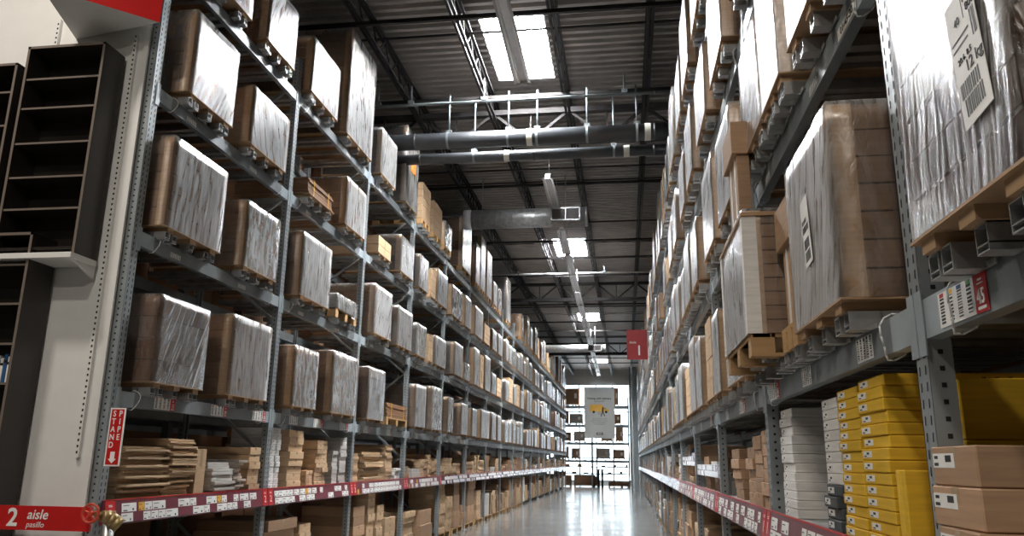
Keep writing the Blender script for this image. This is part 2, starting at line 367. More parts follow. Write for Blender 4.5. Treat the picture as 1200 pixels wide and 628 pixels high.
def duct(label,Y,z,r,x0,x1,rx,group=None):
    t=thing('air_duct',label,'duct',(0,Y,EYE+z))
    q=MB().cyl((x0,0,0),(x1,0,0),r,32)
    x=x0+.1
    while x<x1-.02: q.cyl((x-.006,0,0),(x+.006,0,0),r*1.02,32); x+=.13
    q.build('spiral_tube',M['galv'],t)
    MB().cyl((x0-.02,0,0),(x0+.16,0,0),r*1.03,32).build('end_collar',M['fix'],t); MB().cyl((x1-.04,0,0),(x1+.01,0,0),r*1.03,32).build('end_cap',M['galv'],t)
    q=MB(); a=rx; b=rx+.66; h=.15
    q.box(a,b,-r-.05,-r*.5,h-.02,h); q.box(a,b,-r-.05,-r*.5,-h,-h+.02); 
    for x in (a,(a+b)/2-.01,b-.02): q.box(x,x+.02,-r-.05,-r*.5,-h,h)
    g=q.build('register_frame',M['galv'],t)
    q=MB().box(a+.02,b-.02,-r-.02,-r-.01,-h+.02,h-.02)
    for k in range(10): q.box(a+.02,b-.02,-r-.035,-r-.02,-h+.03+k*.026,-h+.036+k*.026)
    q.build('grille',M['grille'],g)
    for x in (x0+.4,x1-.5):
        MB().cyl((x,0,r),(x,0,6.5-z),.012,6).build('hanger',M['galv'],t)
duct('galvanised spiral air duct with a grille hanging below the roof, nearer of two',17.2,5.47,.225,-3.62,-.77,-1.58)
duct('grey air duct with a grille under the roof far down the hall',38.5,5.42,.19,-4.6,-.9,-1.75)

# unlit fluorescent strips
def strip_light(y0,L,k):
    t=thing('strip_light','unlit grey fluorescent strip hung along the aisle, %s from the camera end'%ORD[k],'ceiling light',(-1.4-.006*y0,y0,EYE+5.7),'strip lights along the aisle')
    q=MB(); q.box(-.05,.05,0,L,.03,.09); q.face([(-.05,0,.03),(-.05,L,.03),(-.15,L,-.02),(-.11,0,-.02)]); q.face([(.05,0,.03),(.11,0,-.02),(.11,L,-.02),(.05,L,.03)])
    q.build('housing',M['fix'],t)
    for s in (-1,1): MB().cyl((s*.07,.04,0),(s*.07,L-.04,0),.018,8).build('tube',M['tube'],t)
    q=MB(); q.box(-.05,.05,0,.02,-.02,.05); q.box(-.05,.05,L-.02,L,-.02,.05); q.build('end_cap',M['galv'],t)
    for y in (.3,L-.3): MB().cyl((0,y,.09),(0,y,.72),.008,6).build('hanger',M['galv'],t)
k=0
for y0 in (3.6,6.1,8.6): strip_light(y0,2.4,k); k+=1
strip_light(15.2,2.4,k); k+=1
y0=19.0
while y0<52: strip_light(y0,2.4,k); k+=1; y0+=2.5

# ------------------------------------------------------------------ pallet racks
LX,RX=-3.95,.91           # front faces of the two racks
PITCH=2.795
LY0,NL=5.67,17
RY0,NR=-.235,20
BEAM={'B':EYE+.375,'C':EYE+1.69,'D':EYE+2.99,'E':EYE+4.29}; BH=.12
SHELF={'L':EYE-.355,'R':EYE-.30}
TOP=EYE+4.88
DEEP=1.08
def post_mesh():
    q=MB(); w,d=.10,.072
    # open omega profile, front face at x=0 towards +x, going back to -d
    q.box(-.004,0,-w/2,w/2,0,TOP); q.box(-d,0,-w/2,-w/2+.004,0,TOP); q.box(-d,0,w/2-.004,w/2,0,TOP)
    q.box(-d,-d+.004,-w/2,-w/2+.025,0,TOP); q.box(-d,-d+.004,w/2-.025,w/2,0,TOP)
    z=.08
    while z<TOP-.04:
        for s in (-1,1):
            y=s*.024; q.face([(.0012,y-.006,z),(.0012,y+.004,z),(.0012,y+.007,z+.028),(.0012,y-.003,z+.028)],1)
            yy=s*(w/2+.0012); a=[(-d*.62,yy,z+.01),(-d*.42,yy,z+.01),(-d*.42,yy,z+.024),(-d*.62,yy,z+.024)]
            q.face(a if s<0 else a[::-1],1)
        z+=.05
    q.box(-d-.03,.03,-w/2-.03,w/2+.03,0,.008)
    return q.mesh('upright',[M['post'],M['hole']])
POST=post_mesh()
def brace_mesh(open_shelf=False):
    q=MB(); z=.2; k=0
    while z<TOP-.9:
        if open_shelf and .9<z<2.0: z+=.75; k+=1; continue
        q.bar((-.07,0,z),(-DEEP+.07,0,z+.75),.03,.03) if k%2==0 else q.bar((-DEEP+.07,0,z),(-.07,0,z+.75),.03,.03)
        z+=.75; k+=1
    for z in (.18,TOP-.25): q.bar((-.07,0,z),(-DEEP+.07,0,z),.03,.03)
    return q.mesh('frame_bracing',M['post'])
BRACE=brace_mesh(); BRACE_R=brace_mesh(True)
def beam_mesh():
    q=MB(); L=PITCH-.1; y0=.05
    # stepped box beam with end connectors; front face at x=0
    q.prism([(0,0),(0,BH),(-.03,BH),(-.03,BH-.03),(-.05,BH-.03),(-.05,0)],'y',y0+.2,y0+L-.2)
    for a,b in ((y0,y0+.2),(y0+L-.2,y0+L)):
        q.prism([(0,0),(0,BH),(-.03,BH),(-.03,BH-.03),(-.05,BH-.03),(-.05,0)],'y',a,b,1)
    for a,b in ((y0-.045,y0+.012),(y0+L-.012,y0+L+.045)): q.box(.0015,.006,a,b,-.05,BH+.03,1)
    return q.mesh('beam',[M['steel'],M['steel_l']])
BEAM_ME=beam_mesh()
def rear_beam_mesh():
    return MB().box(-DEEP,-DEEP+.05,.05,PITCH-.05,0,BH).mesh('rear_beam',M['steel'])
REAR=rear_beam_mesh()
def channel_mesh():
    q=MB(); w,h,L,t=.065,.052,1.04,.004
    x0=.088; x1=-L+.088
    q.box(x1,x0,-w/2,w/2,0,t); q.box(x1,x0,-w/2,-w/2+t,0,h); q.box(x1,x0,w/2-t,w/2,0,h); q.box(x1,x0,-w/2,w/2,h-t,h)
    q.box(.006,x0,-w/2,-w/2+t,-.014,0); q.box(.006,x0,w/2-t,w/2,-.014,0); q.box(.006,x0,-w/2,w/2,-.017,-.013); q.box(.006,.01,-w/2,w/2+.05,-.017,0);
    q.box(x0-.12,x0-.11,-w/2,w/2,0,h,1)
    return q.mesh('support_channel',[M['galv'],M['hole']])
CHAN=channel_mesh()
DECKME=MB().box(-DEEP+.06,-.055,.05,PITCH-.05,-.025,0).mesh('shelf_deck',M['galv'])
SBEAM=MB().box(-.05,0,.05,PITCH-.05,-.11,0).mesh('shelf_beam',M['steel'])
SREAR=MB().box(-DEEP,-DEEP+.05,.05,PITCH-.05,-.11,-.0).mesh('shelf_rear_beam',M['steel'])
def strip_mesh(red):
    q=MB(); q.prism([(.006,-.16),(.05,-.165),(.055,-.15),(.03,.02),(.006,.02)],'y',.0,PITCH-.004)
    q.box(.026,.034,.0,PITCH-.004,.016,.024,1)
    return q.mesh('label_strip',[M['plum'] if red else M['strip'],M['red']])
STRIP_N=strip_mesh(True); STRIP_F=strip_mesh(False)
def tie_mesh():
    q=MB(); pts=[]
    for k in range(15):
        a=2*math.pi*k/14; pts.append((-.02+math.cos(a)*.048+.008*math.sin(3*a),.02*math.sin(a*1.0)+.012*math.cos(2*a),BH/2+math.sin(a)*(BH/2+.02)))
    q.tube(pts,.0035,6); return q.mesh('cable_tie',M['strap'])
TIE=tie_mesh()
def barcode_mesh(w,h,ncol,colored=False):
    q=MB(); q.box(0,.0015,0,w,0,h); rnd=random.Random(int(w*1000)); cw=w/ncol
    for c in range(ncol):
        z=h*.1
        while z<h*.82:
            t=rnd.uniform(.002,.007); q.box(.0015,.0022,cw*c+cw*.25,cw*c+cw*.7,z,z+t,1); z+=t+rnd.uniform(.003,.006)
        q.box(.0015,.0022,cw*c+cw*.25,cw*c+cw*.7,h*.86,h*.97,2+c%4 if colored else 1)
    return q.mesh('barcode_label',[M['paper'],M['ink'],M['red'],M['gold'],M['blue'],paint('green mark',(.1,.3,.08),.5)])
BAR4=barcode_mesh(.24,.1,4,True); BAR5=barcode_mesh(.2,.09,5); BARS=barcode_mesh(.16,.045,6)
REDTAG=MB().box(0,.0018,0,.075,0,.105).mesh('location_tag',M['red'])
PRICE=[MB().box(0,.0016,0,w,0,.066).box(.0016,.0022,w*.1,w*.38,.006,.014,1).box(.0016,.0022,w*.1,w*.5,.045,.05,1).box(.0016,.0022,w*.72,w*.82,.008,.024,1).mesh('price_card',[mm,M['ink']]) for w,mm in ((.19,M['paper']),(.15,M['paper']),(.10,M['paper']),(.08,M['gold']))]

def mirror(o):  # the right rack is the left one turned about z
    pass
def bay(side,k,n,last,levels='BCDE'):
    """one rack bay: near upright frame, beams of every level, pallet support channels and the picking shelf"""
    if side=='L': loc=(LX,LY0+PITCH*k,0); rz=0
    else: loc=(RX,RY0+PITCH*(k+1),0); rz=math.pi
    # on the right the bay is turned round: its local frame sits at the far end, local y runs back to the viewer
    sname={'L':'left','R':'right'}[side]
    t=thing('pallet_rack_bay','grey steel pallet rack bay of the %s rack, %s from the camera end'%(sname,ORD[k]),'pallet rack',loc,'%s rack bays'%sname)
    t.rotation_euler=(0,0,rz)
    P1=[0.0] if side=='L' else [0.0]
    if (side=='L' and last): P1.append(PITCH)
    if side=='R' and k==0: P1.append(PITCH)
    for y in P1:
        link('upright',POST,t,(0,y,0)); o=link('rear_upright',POST,t,(-DEEP,y,0)); o.rotation_euler=(0,0,math.pi); o.location=(-DEEP,y,0)
        link('frame_bracing',BRACE if side=='L' else BRACE_R,t,(0,y,0))
    for lv in levels:
        z=BEAM[lv]; link('beam',BEAM_ME,t,(0,0,z)); link('rear_beam',REAR,t,(0,0,z))
        if k<5:
            for y in (.27,PITCH-.27): 
                o=link('cable_tie',TIE,t,(0,y+random.uniform(-.03,.03),z)); o.rotation_euler=(0,0,random.uniform(-.2,.2))
        if k<7:
            ys=[.5,1.75] if lv!='B' else []
            for y in ys: link('barcode_label',BARS,t,(.0005,y,z+.02))
    s=SHELF[side]
    link('shelf_deck',DECKME,t,(0,0,s)); link('shelf_beam',SBEAM,t,(0,0,s-.0)); link('shelf_rear_beam',SREAR,t,(0,0,s))
    near=k<4 if side=='L' else k<5
    st=link('label_strip',STRIP_N if near else STRIP_F,t,(0,0,s))
    if near:
        rnd=random.Random(k*7+(side=='R'))
        for row in (0,1):
            y=.16+rnd.uniform(0,.05)
            while y<PITCH-.32:
                i=rnd.choice((0,0,0,0,1,1,1,2,2,2,2,3))
                w=(.19,.15,.10,.08)[i]
                if rnd.random()<.84:
                    o=link('price_card',PRICE[i],st,(.054 if row==0 else .0445,y,-.152+row*.075)); o.rotation_euler=(0,-.142,0)
                y+=w+rnd.choice((.004,.006,.008,.03,.14))
        for y in (.01,PITCH-.13):
            q=MB().box(.0,.002,0,.115,0,.168); 
            o=q.build('bay_number_plate',M['red'],st,(.0545,y,-.155)); o.rotation_euler=(0,-.142,0)
            text('bay_digit','2' if side=='L' else '1',.10,(.003,.058,.065),'L',M['white_p'],o)
            MB().box(.002,.0028,.035,.08,.135,.139).box(.002,.0028,.035,.08,.125,.129).build('bay_plate_mark',M['white_p'],o)
    return t
RB={}
for k in range(NL): RB[('L',k)]=bay('L',k,NL,k==NL-1)
for k in range(NR): RB[('R',k)]=bay('R',k,NR,False,'BCDE')
def add_channels(side,Y,w,lv,n):
    """support channels under one load, parts of the bay that carries them"""
    if side=='L': k=int((Y-LY0)//PITCH)
    else: k=int((Y-RY0)//PITCH)
    t=RB.get((side,k))
    if t is None: return
    offs={5:(-.42,-.29,0,.29,.42),3:(-.36,0,.36)}[n]
    for o in offs:
        y=Y+o*w
        ly=(y-t.location.y) if side=='L' else (t.location.y-y)
        link('support_channel',CHAN,t,(random.uniform(-.005,.012),ly,BEAM[lv]+BH+.001))
# beam labels of the first picking beam
def beam_label(side,Y,num,z=None,mesh=BAR4,lv='B'):
    k=int((Y-(LY0 if side=='L' else RY0))//PITCH); t=RB[(side,k)]
    ly=(Y-t.location.y) if side=='L' else (t.location.y-Y)
    z=BEAM[lv]+.01
    link('barcode_label',mesh,t,(.0008,ly-.24,z))
    if num:
        o=link('location_tag',REDTAG,t,(.001,ly,z-.002)); text('location_number',num,.055,(.0028,.0375,.04),'L',M['white_p'],o,sx=.8,bold=.001)
        MB().box(.0018,.0026,.026,.05,.083,.088).box(.0018,.0026,.02,.056,.074,.077).box(.0018,.0026,.014,.062,.008,.016).build('location_tag_mark',M['white_p'],o)
for Y,nm in ((6.44,'10'),(7.38,'09'),(8.25,'08'),(9.2,None),(9.95,'07'),(10.9,'06'),(11.9,'05'),(13.1,'04'),(14.9,None),(16.2,'03'),(17.5,None),(19.1,'02')): beam_label('L',Y,nm)
beam_label('R',2.14,'45')
for Y,nm in ((2.98,None),(3.98,None),(4.92,'44'),(6.3,'43'),(7.2,None),(8.6,'42'),(9.7,None)): beam_label('R',Y,nm,mesh=BAR4 if nm else BAR5)
# small aisle code on the underside edge of the second beam at right
o=MB().box(0,.0015,-.13,.13,0,.05).build('aisle_code_plate',M['paper_d'],RB[('R',1)],(.0005,RB[('R',1)].location.y-2.95,BEAM['C']+.012))
text('aisle_code','01-45-30',.045,(.0022,0,.025),'L',M['ink'],o,sx=1.1)

# ------------------------------------------------------------------ palletised loads
def stack_mesh(d,w,h,nl,ny,nx,mats,rnd,jit=.004,gap=.008,inset=None):
    q=MB(); lh=h/nl
    for a in range(nl):
        for i in range(nx):
            for j in range(ny):
                jx_=rnd.uniform(-jit,jit); jy=rnd.uniform(-jit,jit)
                x0=-d+d*i/nx+gap/2; x1=-d+d*(i+1)/nx-gap/2
                y0=-w/2+w*j/ny+gap/2; y1=-w/2+w*(j+1)/ny-gap/2
                q.box(x0+jx_,x1+jx_,y0+jy,y1+jy,a*lh+gap/2,(a+1)*lh-gap/2)
    q.box(-d+.03,-.03,-w/2+.03,w/2-.03,.01,h-.01)
    return q.mesh('carton_stack',mats)
def film_mesh(d,w,h,rnd,mat,res=8,amp=.006,lift=.0,sag=0):
    q=MB(); e=.008
    def wob(a,b,s): 
        return amp*(math.sin(a*9+s)*math.cos(b*7+1.7*s)+.6*math.sin(a*23+b*17+s*3))
    s0=rnd.uniform(0,9)
    ring=[(e,-w/2-e,e,w/2+e),(e,w/2+e,-d-e,w/2+e),(-d-e,w/2+e,-d-e,-w/2-e),(-d-e,-w/2-e,e,-w/2-e)]
    zs=[lift+ (h+e-lift)*k/res for k in range(res+1)]
    cols=[]
    for si,(xa,ya,xb,yb) in enumerate(ring):
        for k in range(res):
            t=k/res; x=xa+(xb-xa)*t; y=ya+(yb-ya)*t; nx_,ny_={0:(1,0),1:(0,1),2:(-1,0),3:(0,-1)}[si]
            cols.append((x,y,nx_,ny_,k==0))
    n=len(cols); b=len(q.v)
    for z in zs:
        for (x,y,a,c,corner) in cols:
            o=0 if corner else abs(wob(x+y,z,s0))
            if z<lift+.12 and sag: o+=sag*(1-(z-lift)/.12)
            q.v.append((x+a*o,y+c*o,z))
    for r in range(res):
        for k in range(n):
            j=(k+1)%n; q.f.append((b+r*n+k,b+r*n+j,b+(r+1)*n+j,b+(r+1)*n+k)); q.m.append(0); q.sm.append(True)
    q.f.append(tuple(b+res*n+k for k in range(n))); q.m.append(0); q.sm.append(False)
    return q.mesh('stretch_wrap',mat)
PAL={}
def pallet_mesh(d,w,kind):
    key=(round(d,1),round(w,2),kind)
    if key in PAL: return PAL[key]
    q=MB()
    if kind=='sheet':   # board deck on low runners
        q.box(-d-.01,.015,-w/2-.01,w/2+.01,.037,.045)
        for y in (-w*.38,0,w*.38): q.box(-d,.0,y-.045,y+.045,0,.037)
        me=q.mesh('pallet',M['edge'])
    else:               # wooden pallet
        for x in (-d+.05,-d*.66,-d*.33,-.05): q.box(x-.05,x+.05,-w/2,w/2,.1,.12)
        for y in (-w/2+.05,0,w/2-.05):
            q.box(-d,.0,y-.05,y+.05,0,.018)
            for x in (-d+.06,-d/2,-.06): q.box(x-.06,x+.06,y-.05,y+.05,.018,.1)
        for x in [-.01-.115*i for i in range(int(d/.115))]: q.box(x-.095,x,-w/2,w/2,.1,.12)
        me=q.mesh('pallet',M['wood'])
    PAL[key]=me; return me
LBL=None
def ship_label_mesh():
    q=MB(); q.box(0,.001,-.07,.07,-.12,.12); rnd=random.Random(4)
    for z0,z1,y0,y1 in ((-.10,-.05,-.05,.04),(-.04,.0,-.05,.05),(.07,.10,-.05,.0)):
        y=y0
        while y<y1: t=rnd.uniform(.003,.008); q.box(.001,.0016,y,min(y+t,y1),z0,z1,1); y+=t+rnd.uniform(.003,.007)
    for z in (.02,.035,.05): q.box(.001,.0016,-.05,.03,z,z+.006,1)
    return q.mesh('shipping_label',[M['paper'],M['ink']])
SHIP=ship_label_mesh()
TAPE_W=.06
cnt={}
STY={'wrap':('film wrapped brown cartons','card','film'),'fine':('silvery crinkle wrapped cartons','card','film_fine'),'diag':('creased film wrapped cartons','card_dark','film_diag'),
 'grey':('glossy wrapped greyish cartons','card_grey','film'),'plain':('bare unwrapped brown cartons','card_light',None),'white':('white boxes','white','film_fine'),'flats':('strapped low brown boards','card_dark',None),'dark':('wrapped dark brown cartons','card_dark','film'),'lid':('lidded brown carton','card',None)}
LVN={'B':'lowest beam','C':'second beam','D':'third beam','E':'top beam'}
def load(side,lv,Y0,Y1,ztop,style='wrap',pal='sheet',X=None,nl=None,ny=2,detail=2,zb=None,depth=1.0,label=None,wedge=True,chan=True):
    rnd=random.Random(int(Y0*1000)+ord(lv)*7+(side=='R')*991)
    y00=LY0 if side=='L' else RY0
    if Y0>2.4 and X is not None and X<.7: pass
    else:
        for kk in range(21):
            pp=y00+PITCH*kk
            if Y0-.07<pp<Y1+.07:
                if pp-Y0<Y1-pp: Y0=pp+.07
                else: Y1=pp-.07
    w=Y1-Y0; Yc=(Y0+Y1)/2
    if X is None: X=LX+.10 if side=='L' else RX-.08
    base=BEAM[lv]+BH+.053 if zb is None else zb
    ph=.045 if pal=='sheet' else (.12 if pal=='wood' else 0)
    h=EYE+ztop-base-ph
    cnt[(side,lv)]=cnt.get((side,lv),0)+1
    desc,cm,fm=STY[style]
    ci=cnt[(side,lv)]-1; lab=label or '%s on %s rack %s, %s from the camera end'%(desc,'left' if side=='L' else 'right',LVN[lv],ORD[ci])
    t=thing('pallet_load',lab,'pallet load',(X,Yc,base),'pallet loads on the %s rack'%('left' if side=='L' else 'right'))
    if side=='R': t.rotation_euler=(0,0,math.pi)
    d=depth
    if pal: link('pallet',pallet_mesh(d,w,pal),t)
    if style=='flats':
        n_=max(3,int(h/.03)); q=MB()
        for i in range(n_):
            o=rnd.uniform(-.012,.012); q.box(-d+.02+o,-.01+o,-w/2+.02+o,w/2-.02+o,ph+h*i/n_+.002,ph+h*(i+1)/n_-.002)
        q.build('board_stack',M[cm],t)
        for y in (w*.28,-w*.3):
            MB().box(-d-.002,.004,y-.012,y+.012,ph+h,ph+h+.004).box(.0,.004,y-.012,y+.012,ph,ph+h).build('strap',M['strapy'],t)
    elif style=='lid':
        q=MB().box(-d+.03,-.03,-w/2+.02,w/2-.02,ph,ph+h-.01,0,.004); q.build('carton_body',M[cm],t)
        MB().box(-d,.0,-w/2,w/2,ph+h-.22,ph+h,0,.004).build('carton_lid',M[cm],t)
        for y in (-w*.2,w*.25): MB().box(-.03,-.027,y-.02,y+.02,ph,ph+h-.22).build('strap',M['paper'],t)
    else:
        nlv=nl or max(2,int(round(h/rnd.choice((.13,.16,.2)))))
        link('carton_stack',stack_mesh(d,w,h,nlv,ny,2,M[cm],rnd),t,(0,0,ph))
        if fm and detail>0 and style in('wrap','fine','grey','dark'):
            for y in (-w/2,w/2):
                s=-1 if y<0 else 1
                if detail>1 or s==(-1 if side=='L' else 1):
                    q=MB(); q.box(-.085,.003,y,y+s*.004,0,h-.004); q.box(0,.003,y-s*.03,y,0,h-.004); q.build('corner_board',M['corner'],t,(0,0,ph))
        if fm:
            link('stretch_wrap',film_mesh(d,w,h,rnd,M[fm],10 if detail>1 else 5,.005 if style!='fine' else .008),t,(0,0,ph))
            if detail>1 and rnd.random()<.6 and label is None:
                o=link('shipping_label',SHIP,t,(.0045,(w*.28 if side=='L' else -w*.1)+rnd.uniform(-.05,.05),ph+h*rnd.uniform(.3,.45))); 
    if chan: add_channels(side,Yc,w,lv,5 if Yc<22 else 3)
    return t
LW=[  # left rack loads read off the photograph: level, y0, y1, top above eye, style, pallet
('B',5.95,6.75,1.32,'diag','sheet'),('B',7.2,8.08,1.38,'wrap','sheet'),('B',8.72,9.46,1.29,'fine','sheet'),('B',9.96,10.96,1.40,'fine','sheet'),('B',11.46,12.3,1.36,'diag','sheet'),
('B',12.5,13.75,.90,'flats','wood'),('B',14.2,15.0,1.36,'grey','sheet'),('B',15.5,16.36,1.44,'fine','sheet'),('B',16.93,17.5,1.34,'fine','sheet'),('B',18.4,19.17,1.31,'wrap','sheet'),('B',19.75,20.4,1.27,'grey','sheet'),('B',21.0,22.35,1.33,'grey','sheet'),
('C',5.87,6.8,2.72,'wrap','sheet'),('C',7.26,8.05,2.60,'fine','sheet'),('C',8.7,9.66,2.69,'wrap','sheet'),('C',9.95,10.78,2.18,'white','wood'),('C',11.56,12.48,2.68,'wrap','sheet'),('C',12.85,13.8,2.58,'grey','sheet'),('C',14.05,14.82,2.5,'white','sheet'),('C',15.1,15.45,2.45,'plain','sheet'),('C',15.6,16.6,2.49,'grey','sheet'),('C',17.45,18.4,2.64,'grey','sheet'),('C',18.6,19.3,2.3,'fine','sheet'),('C',19.85,20.6,2.85,'wrap','sheet'),('C',20.8,21.3,2.8,'plain','sheet'),('C',21.45,22.35,2.85,'grey','sheet'),
('D',5.98,6.78,4.02,'wrap','sheet'),('D',7.14,8.06,3.85,'wrap','sheet'),('D',8.75,9.6,3.42,'flats','sheet'),('D',10.05,10.9,3.9,'wrap','sheet'),('D',11.62,12.3,3.5,'plain','sheet'),('D',12.82,13.7,3.85,'grey','sheet'),('D',13.92,14.8,3.84,'wrap','sheet'),('D',15.1,15.5,3.8,'plain','sheet'),('D',15.6,16.55,3.92,'grey','sheet'),('D',17.0,18.2,3.9,'fine','sheet'),('D',18.5,19.3,3.95,'grey','sheet'),('D',19.8,21.0,3.95,'grey','sheet'),('D',21.3,22.2,3.75,'plain','sheet'),
('E',5.9,6.95,5.2,'wrap','sheet'),('E',7.3,8.05,5.25,'wrap','sheet'),('E',8.55,9.5,5.25,'wrap','sheet'),('E',9.85,11.0,6.14,'wrap','sheet'),('E',11.48,12.32,5.28,'grey','sheet'),('E',12.9,13.75,5.96,'grey','sheet'),('E',14.15,14.8,5.32,'plain','wood'),('E',15.1,15.85,5.26,'plain','wood'),('E',16.1,16.95,5.12,'fine','wood'),('E',17.95,19.1,5.82,'dark','wood'),('E',19.74,20.35,5.65,'wrap','wood'),('E',20.45,21.2,6.05,'grey','wood'),('E',21.4,22.3,5.9,'dark','wood')]
E4=None
for lv,a,b,z,s,p in LW:
    o=load('L',lv,a,b,z,s,p,detail=2)
    if lv=='E' and abs(a-12.9)<.01: E4=o
    if lv=='E' and abs(a-9.85)<.01: TALL=o
MB().box(.02,.024,-.14,.17,.72,1.02).build('orange_sticker',M['orange'],E4)
for o in (E4,): o['label']='tall grey carton load with an orange sticker on the top left beam'
TALL['label']='tallest film wrapped brown load on the top left beam, rising toward the roof'
rnd=random.Random(5)
for lv,base in (('B',.585),('C',1.9),('D',3.2),('E',4.5)):
    y=22.6 if lv!='B' else 22.7
    while y<LY0+PITCH*NL-1.0:
        w=rnd.choice((.62,.75,.82,.95)); 
        fr_=(y+w-LY0)%PITCH
        if fr_<w+.05: y+=w-fr_+.07 if fr_<w else .07; 
        hh=rnd.uniform(.55,.84) if lv!='E' else rnd.choice((.75,.95,1.2,1.5))
        st=rnd.choice(('grey','fine','wrap','grey','wrap','plain','dark','white')) if lv!='E' else rnd.choice(('dark','wrap','grey','plain','fine'))
        if rnd.random()<.93: load('L',lv,y,y+w,base+hh,st,'sheet' if lv!='E' else 'wood',detail=1 if y<36 else 0)
        y+=w+rnd.uniform(.06,.3)
# right rack
R0=load('R','B',1.56,2.19,1.62,'diag','sheet',X=.80,nl=9,ny=2,label='nearest film wrapped brown load at right, with a white 12 kg shipping label')
R1=load('R','B',2.93,3.73,1.36,'wrap','sheet',X=.80,nl=7,ny=1,label='brown carton load in milky film with a white label, right rack beside the first upright')
load('R','B',3.79,4.15,1.30,'lid','wood',X=.81,label='grey brown box with a flat lid behind the labelled film wrapped load at right')
R3=load('R','B',4.22,5.18,1.35,'wrap','wood',X=.665,nl=9,label='brown cartons with white corner boards overhanging into the aisle on the right rack')
load('R','B',4.76,5.18,2.12,'lid',None,X=.70,depth=.14,zb=EYE+1.372,label='lidded brown carton standing on top of the white cornered stack at right',chan=False)
load('R','B',5.45,6.5,.80,'white','sheet',X=.83,label='low white box load on the lowest right beam, seen below the overhanging stack')
rl=[('B',6.75,7.3,1.28,'grey','sheet'),('B',7.45,8.0,1.36,'plain','sheet'),('B',8.4,9.1,1.3,'grey','sheet'),('B',9.15,9.95,1.42,'wrap','sheet'),('B',10.1,10.8,1.2,'plain','sheet'),('B',11.2,12.0,1.35,'wrap','sheet'),('B',12.2,12.9,1.3,'white','sheet'),('B',13.0,13.6,1.2,'plain','sheet'),
('C',.2,1.1,2.75,'wrap','sheet'),('C',1.4,2.35,2.8,'wrap','sheet'),('C',2.75,3.5,2.75,'wrap','sheet'),('C',3.72,4.24,2.8,'wrap','sheet'),('C',4.28,4.95,2.6,'diag','sheet'),('C',5.5,6.4,2.6,'wrap','sheet'),('C',6.7,7.6,2.7,'wrap','sheet'),('C',8.3,9.1,2.6,'wrap','sheet'),('C',9.3,10.2,2.7,'grey','sheet'),('C',10.25,10.8,2.5,'wrap','sheet'),('C',11.2,12.0,2.6,'wrap','sheet'),('C',12.2,13.2,2.7,'grey','sheet'),
('D',2.9,3.8,4.1,'wrap','sheet'),('D',4.2,5.1,3.95,'wrap','sheet'),('D',5.6,6.5,4.0,'wrap','sheet'),('D',6.9,7.9,3.9,'wrap','sheet'),('D',8.4,9.3,4.0,'wrap','sheet'),('D',9.6,10.5,3.9,'grey','sheet'),('D',11.2,12.1,3.95,'wrap','sheet'),('D',12.4,13.4,3.9,'wrap','sheet'),
('E',5.6,6.6,5.3,'wrap','sheet'),('E',7.0,7.9,5.3,'wrap','sheet'),('E',8.4,9.4,5.5,'wrap','sheet'),('E',9.7,10.6,5.3,'wrap','sheet'),('E',11.2,12.1,5.6,'wrap','sheet'),('E',12.4,13.4,5.3,'grey','sheet')]
for lv,a,b,z,s,p in rl: load('R',lv,a,b,z,s,p,detail=2 if a<11 else 1,X=RX-.10)
for lv,base in (('B',.585),('C',1.9),('D',3.2),('E',4.5)):
    y=13.85
    while y<RY0+PITCH*NR-1.0:
        w=rnd.choice((.62,.75,.82,.95)); fr_=(y+w-RY0)%PITCH
        if fr_<w+.05: y+=w-fr_+.07 if fr_<w else .07
        hh=rnd.uniform(.5,.84) if lv!='E' else rnd.choice((.75,.9,1.1,1.3))
        if rnd.random()<.93: load('R',lv,y,y+w,base+hh,rnd.choice(('grey','fine','wrap','wrap','plain','grey','dark','white')),'sheet',detail=1 if y<30 else 0)
        y+=w+rnd.uniform(.06,.3)
# white corner boards of the overhanging load
for s_ in (-1,1):
    q=MB(); y=s_*.485; q.box(-.06,.016,y,y+s_*.005,.12,.765); q.box(.011,.016,y-s_*.06,y,.12,.765); q.build('white_corner_board',M['white'],R3)
MB().box(-.9,.02,-.5,.5,.766,.785).build('top_board',M['edge'],R3)
# printed shipping label of the nearest load
t=R0
lb=MB().box(0,.0015,-.075,.075,-.17,.17).build('printed_label',M['paper'],t,(.016,.15,.36)); lb.rotation_euler=(.1,0,0); lb.scale=(1,.95,.95)
for s,sz,y,z in (('12 kg',.042,.03,-.03),('40',.03,-.02,.10),('1990',.03,.05,.135),('800',.03,.055,.105),('20.6. 8.5',.022,-.01,.0)): text('label_print',s,sz,(.0025,y,z),'L',M['ink'],lb)
q=MB(); rr_=random.Random(2)
for z0,z1,y0,y1 in ((-.145,-.10,-.05,.05),(-.095,-.055,-.06,.04),(.02,.09,.045,.068)):
    y=y0
    while y<y1: tt=rr_.uniform(.003,.007); q.box(.0016,.0024,y,min(y1,y+tt),z0,z1); y+=tt+rr_.uniform(.003,.006)
q.box(.0016,.0024,-.065,.03,.055,.06); q.box(.0016,.0024,-.065,.02,.035,.04); q.box(.0016,.0024,.015,.017,.09,.15)
q.build('label_barcode',M['ink'],lb)
lb=MB().box(0,.0015,-.06,.06,-.15,.15).build('printed_label',M['paper'],R1,(.016,-.02,.42)); lb.rotation_euler=(.1,0,0)
q=MB()
for z0,z1,y0,y1 in ((-.13,-.085,-.04,.045),(-.075,-.03,-.045,.04),(.0,.03,-.05,.05),(.04,.06,-.05,.02)):
    y=y0
    while y<y1: tt=rr_.uniform(.003,.008); q.box(.0016,.0024,y,min(y1,y+tt),z0,z1); y+=tt+rr_.uniform(.003,.006)
q.build('label_barcode',M['ink'],lb)

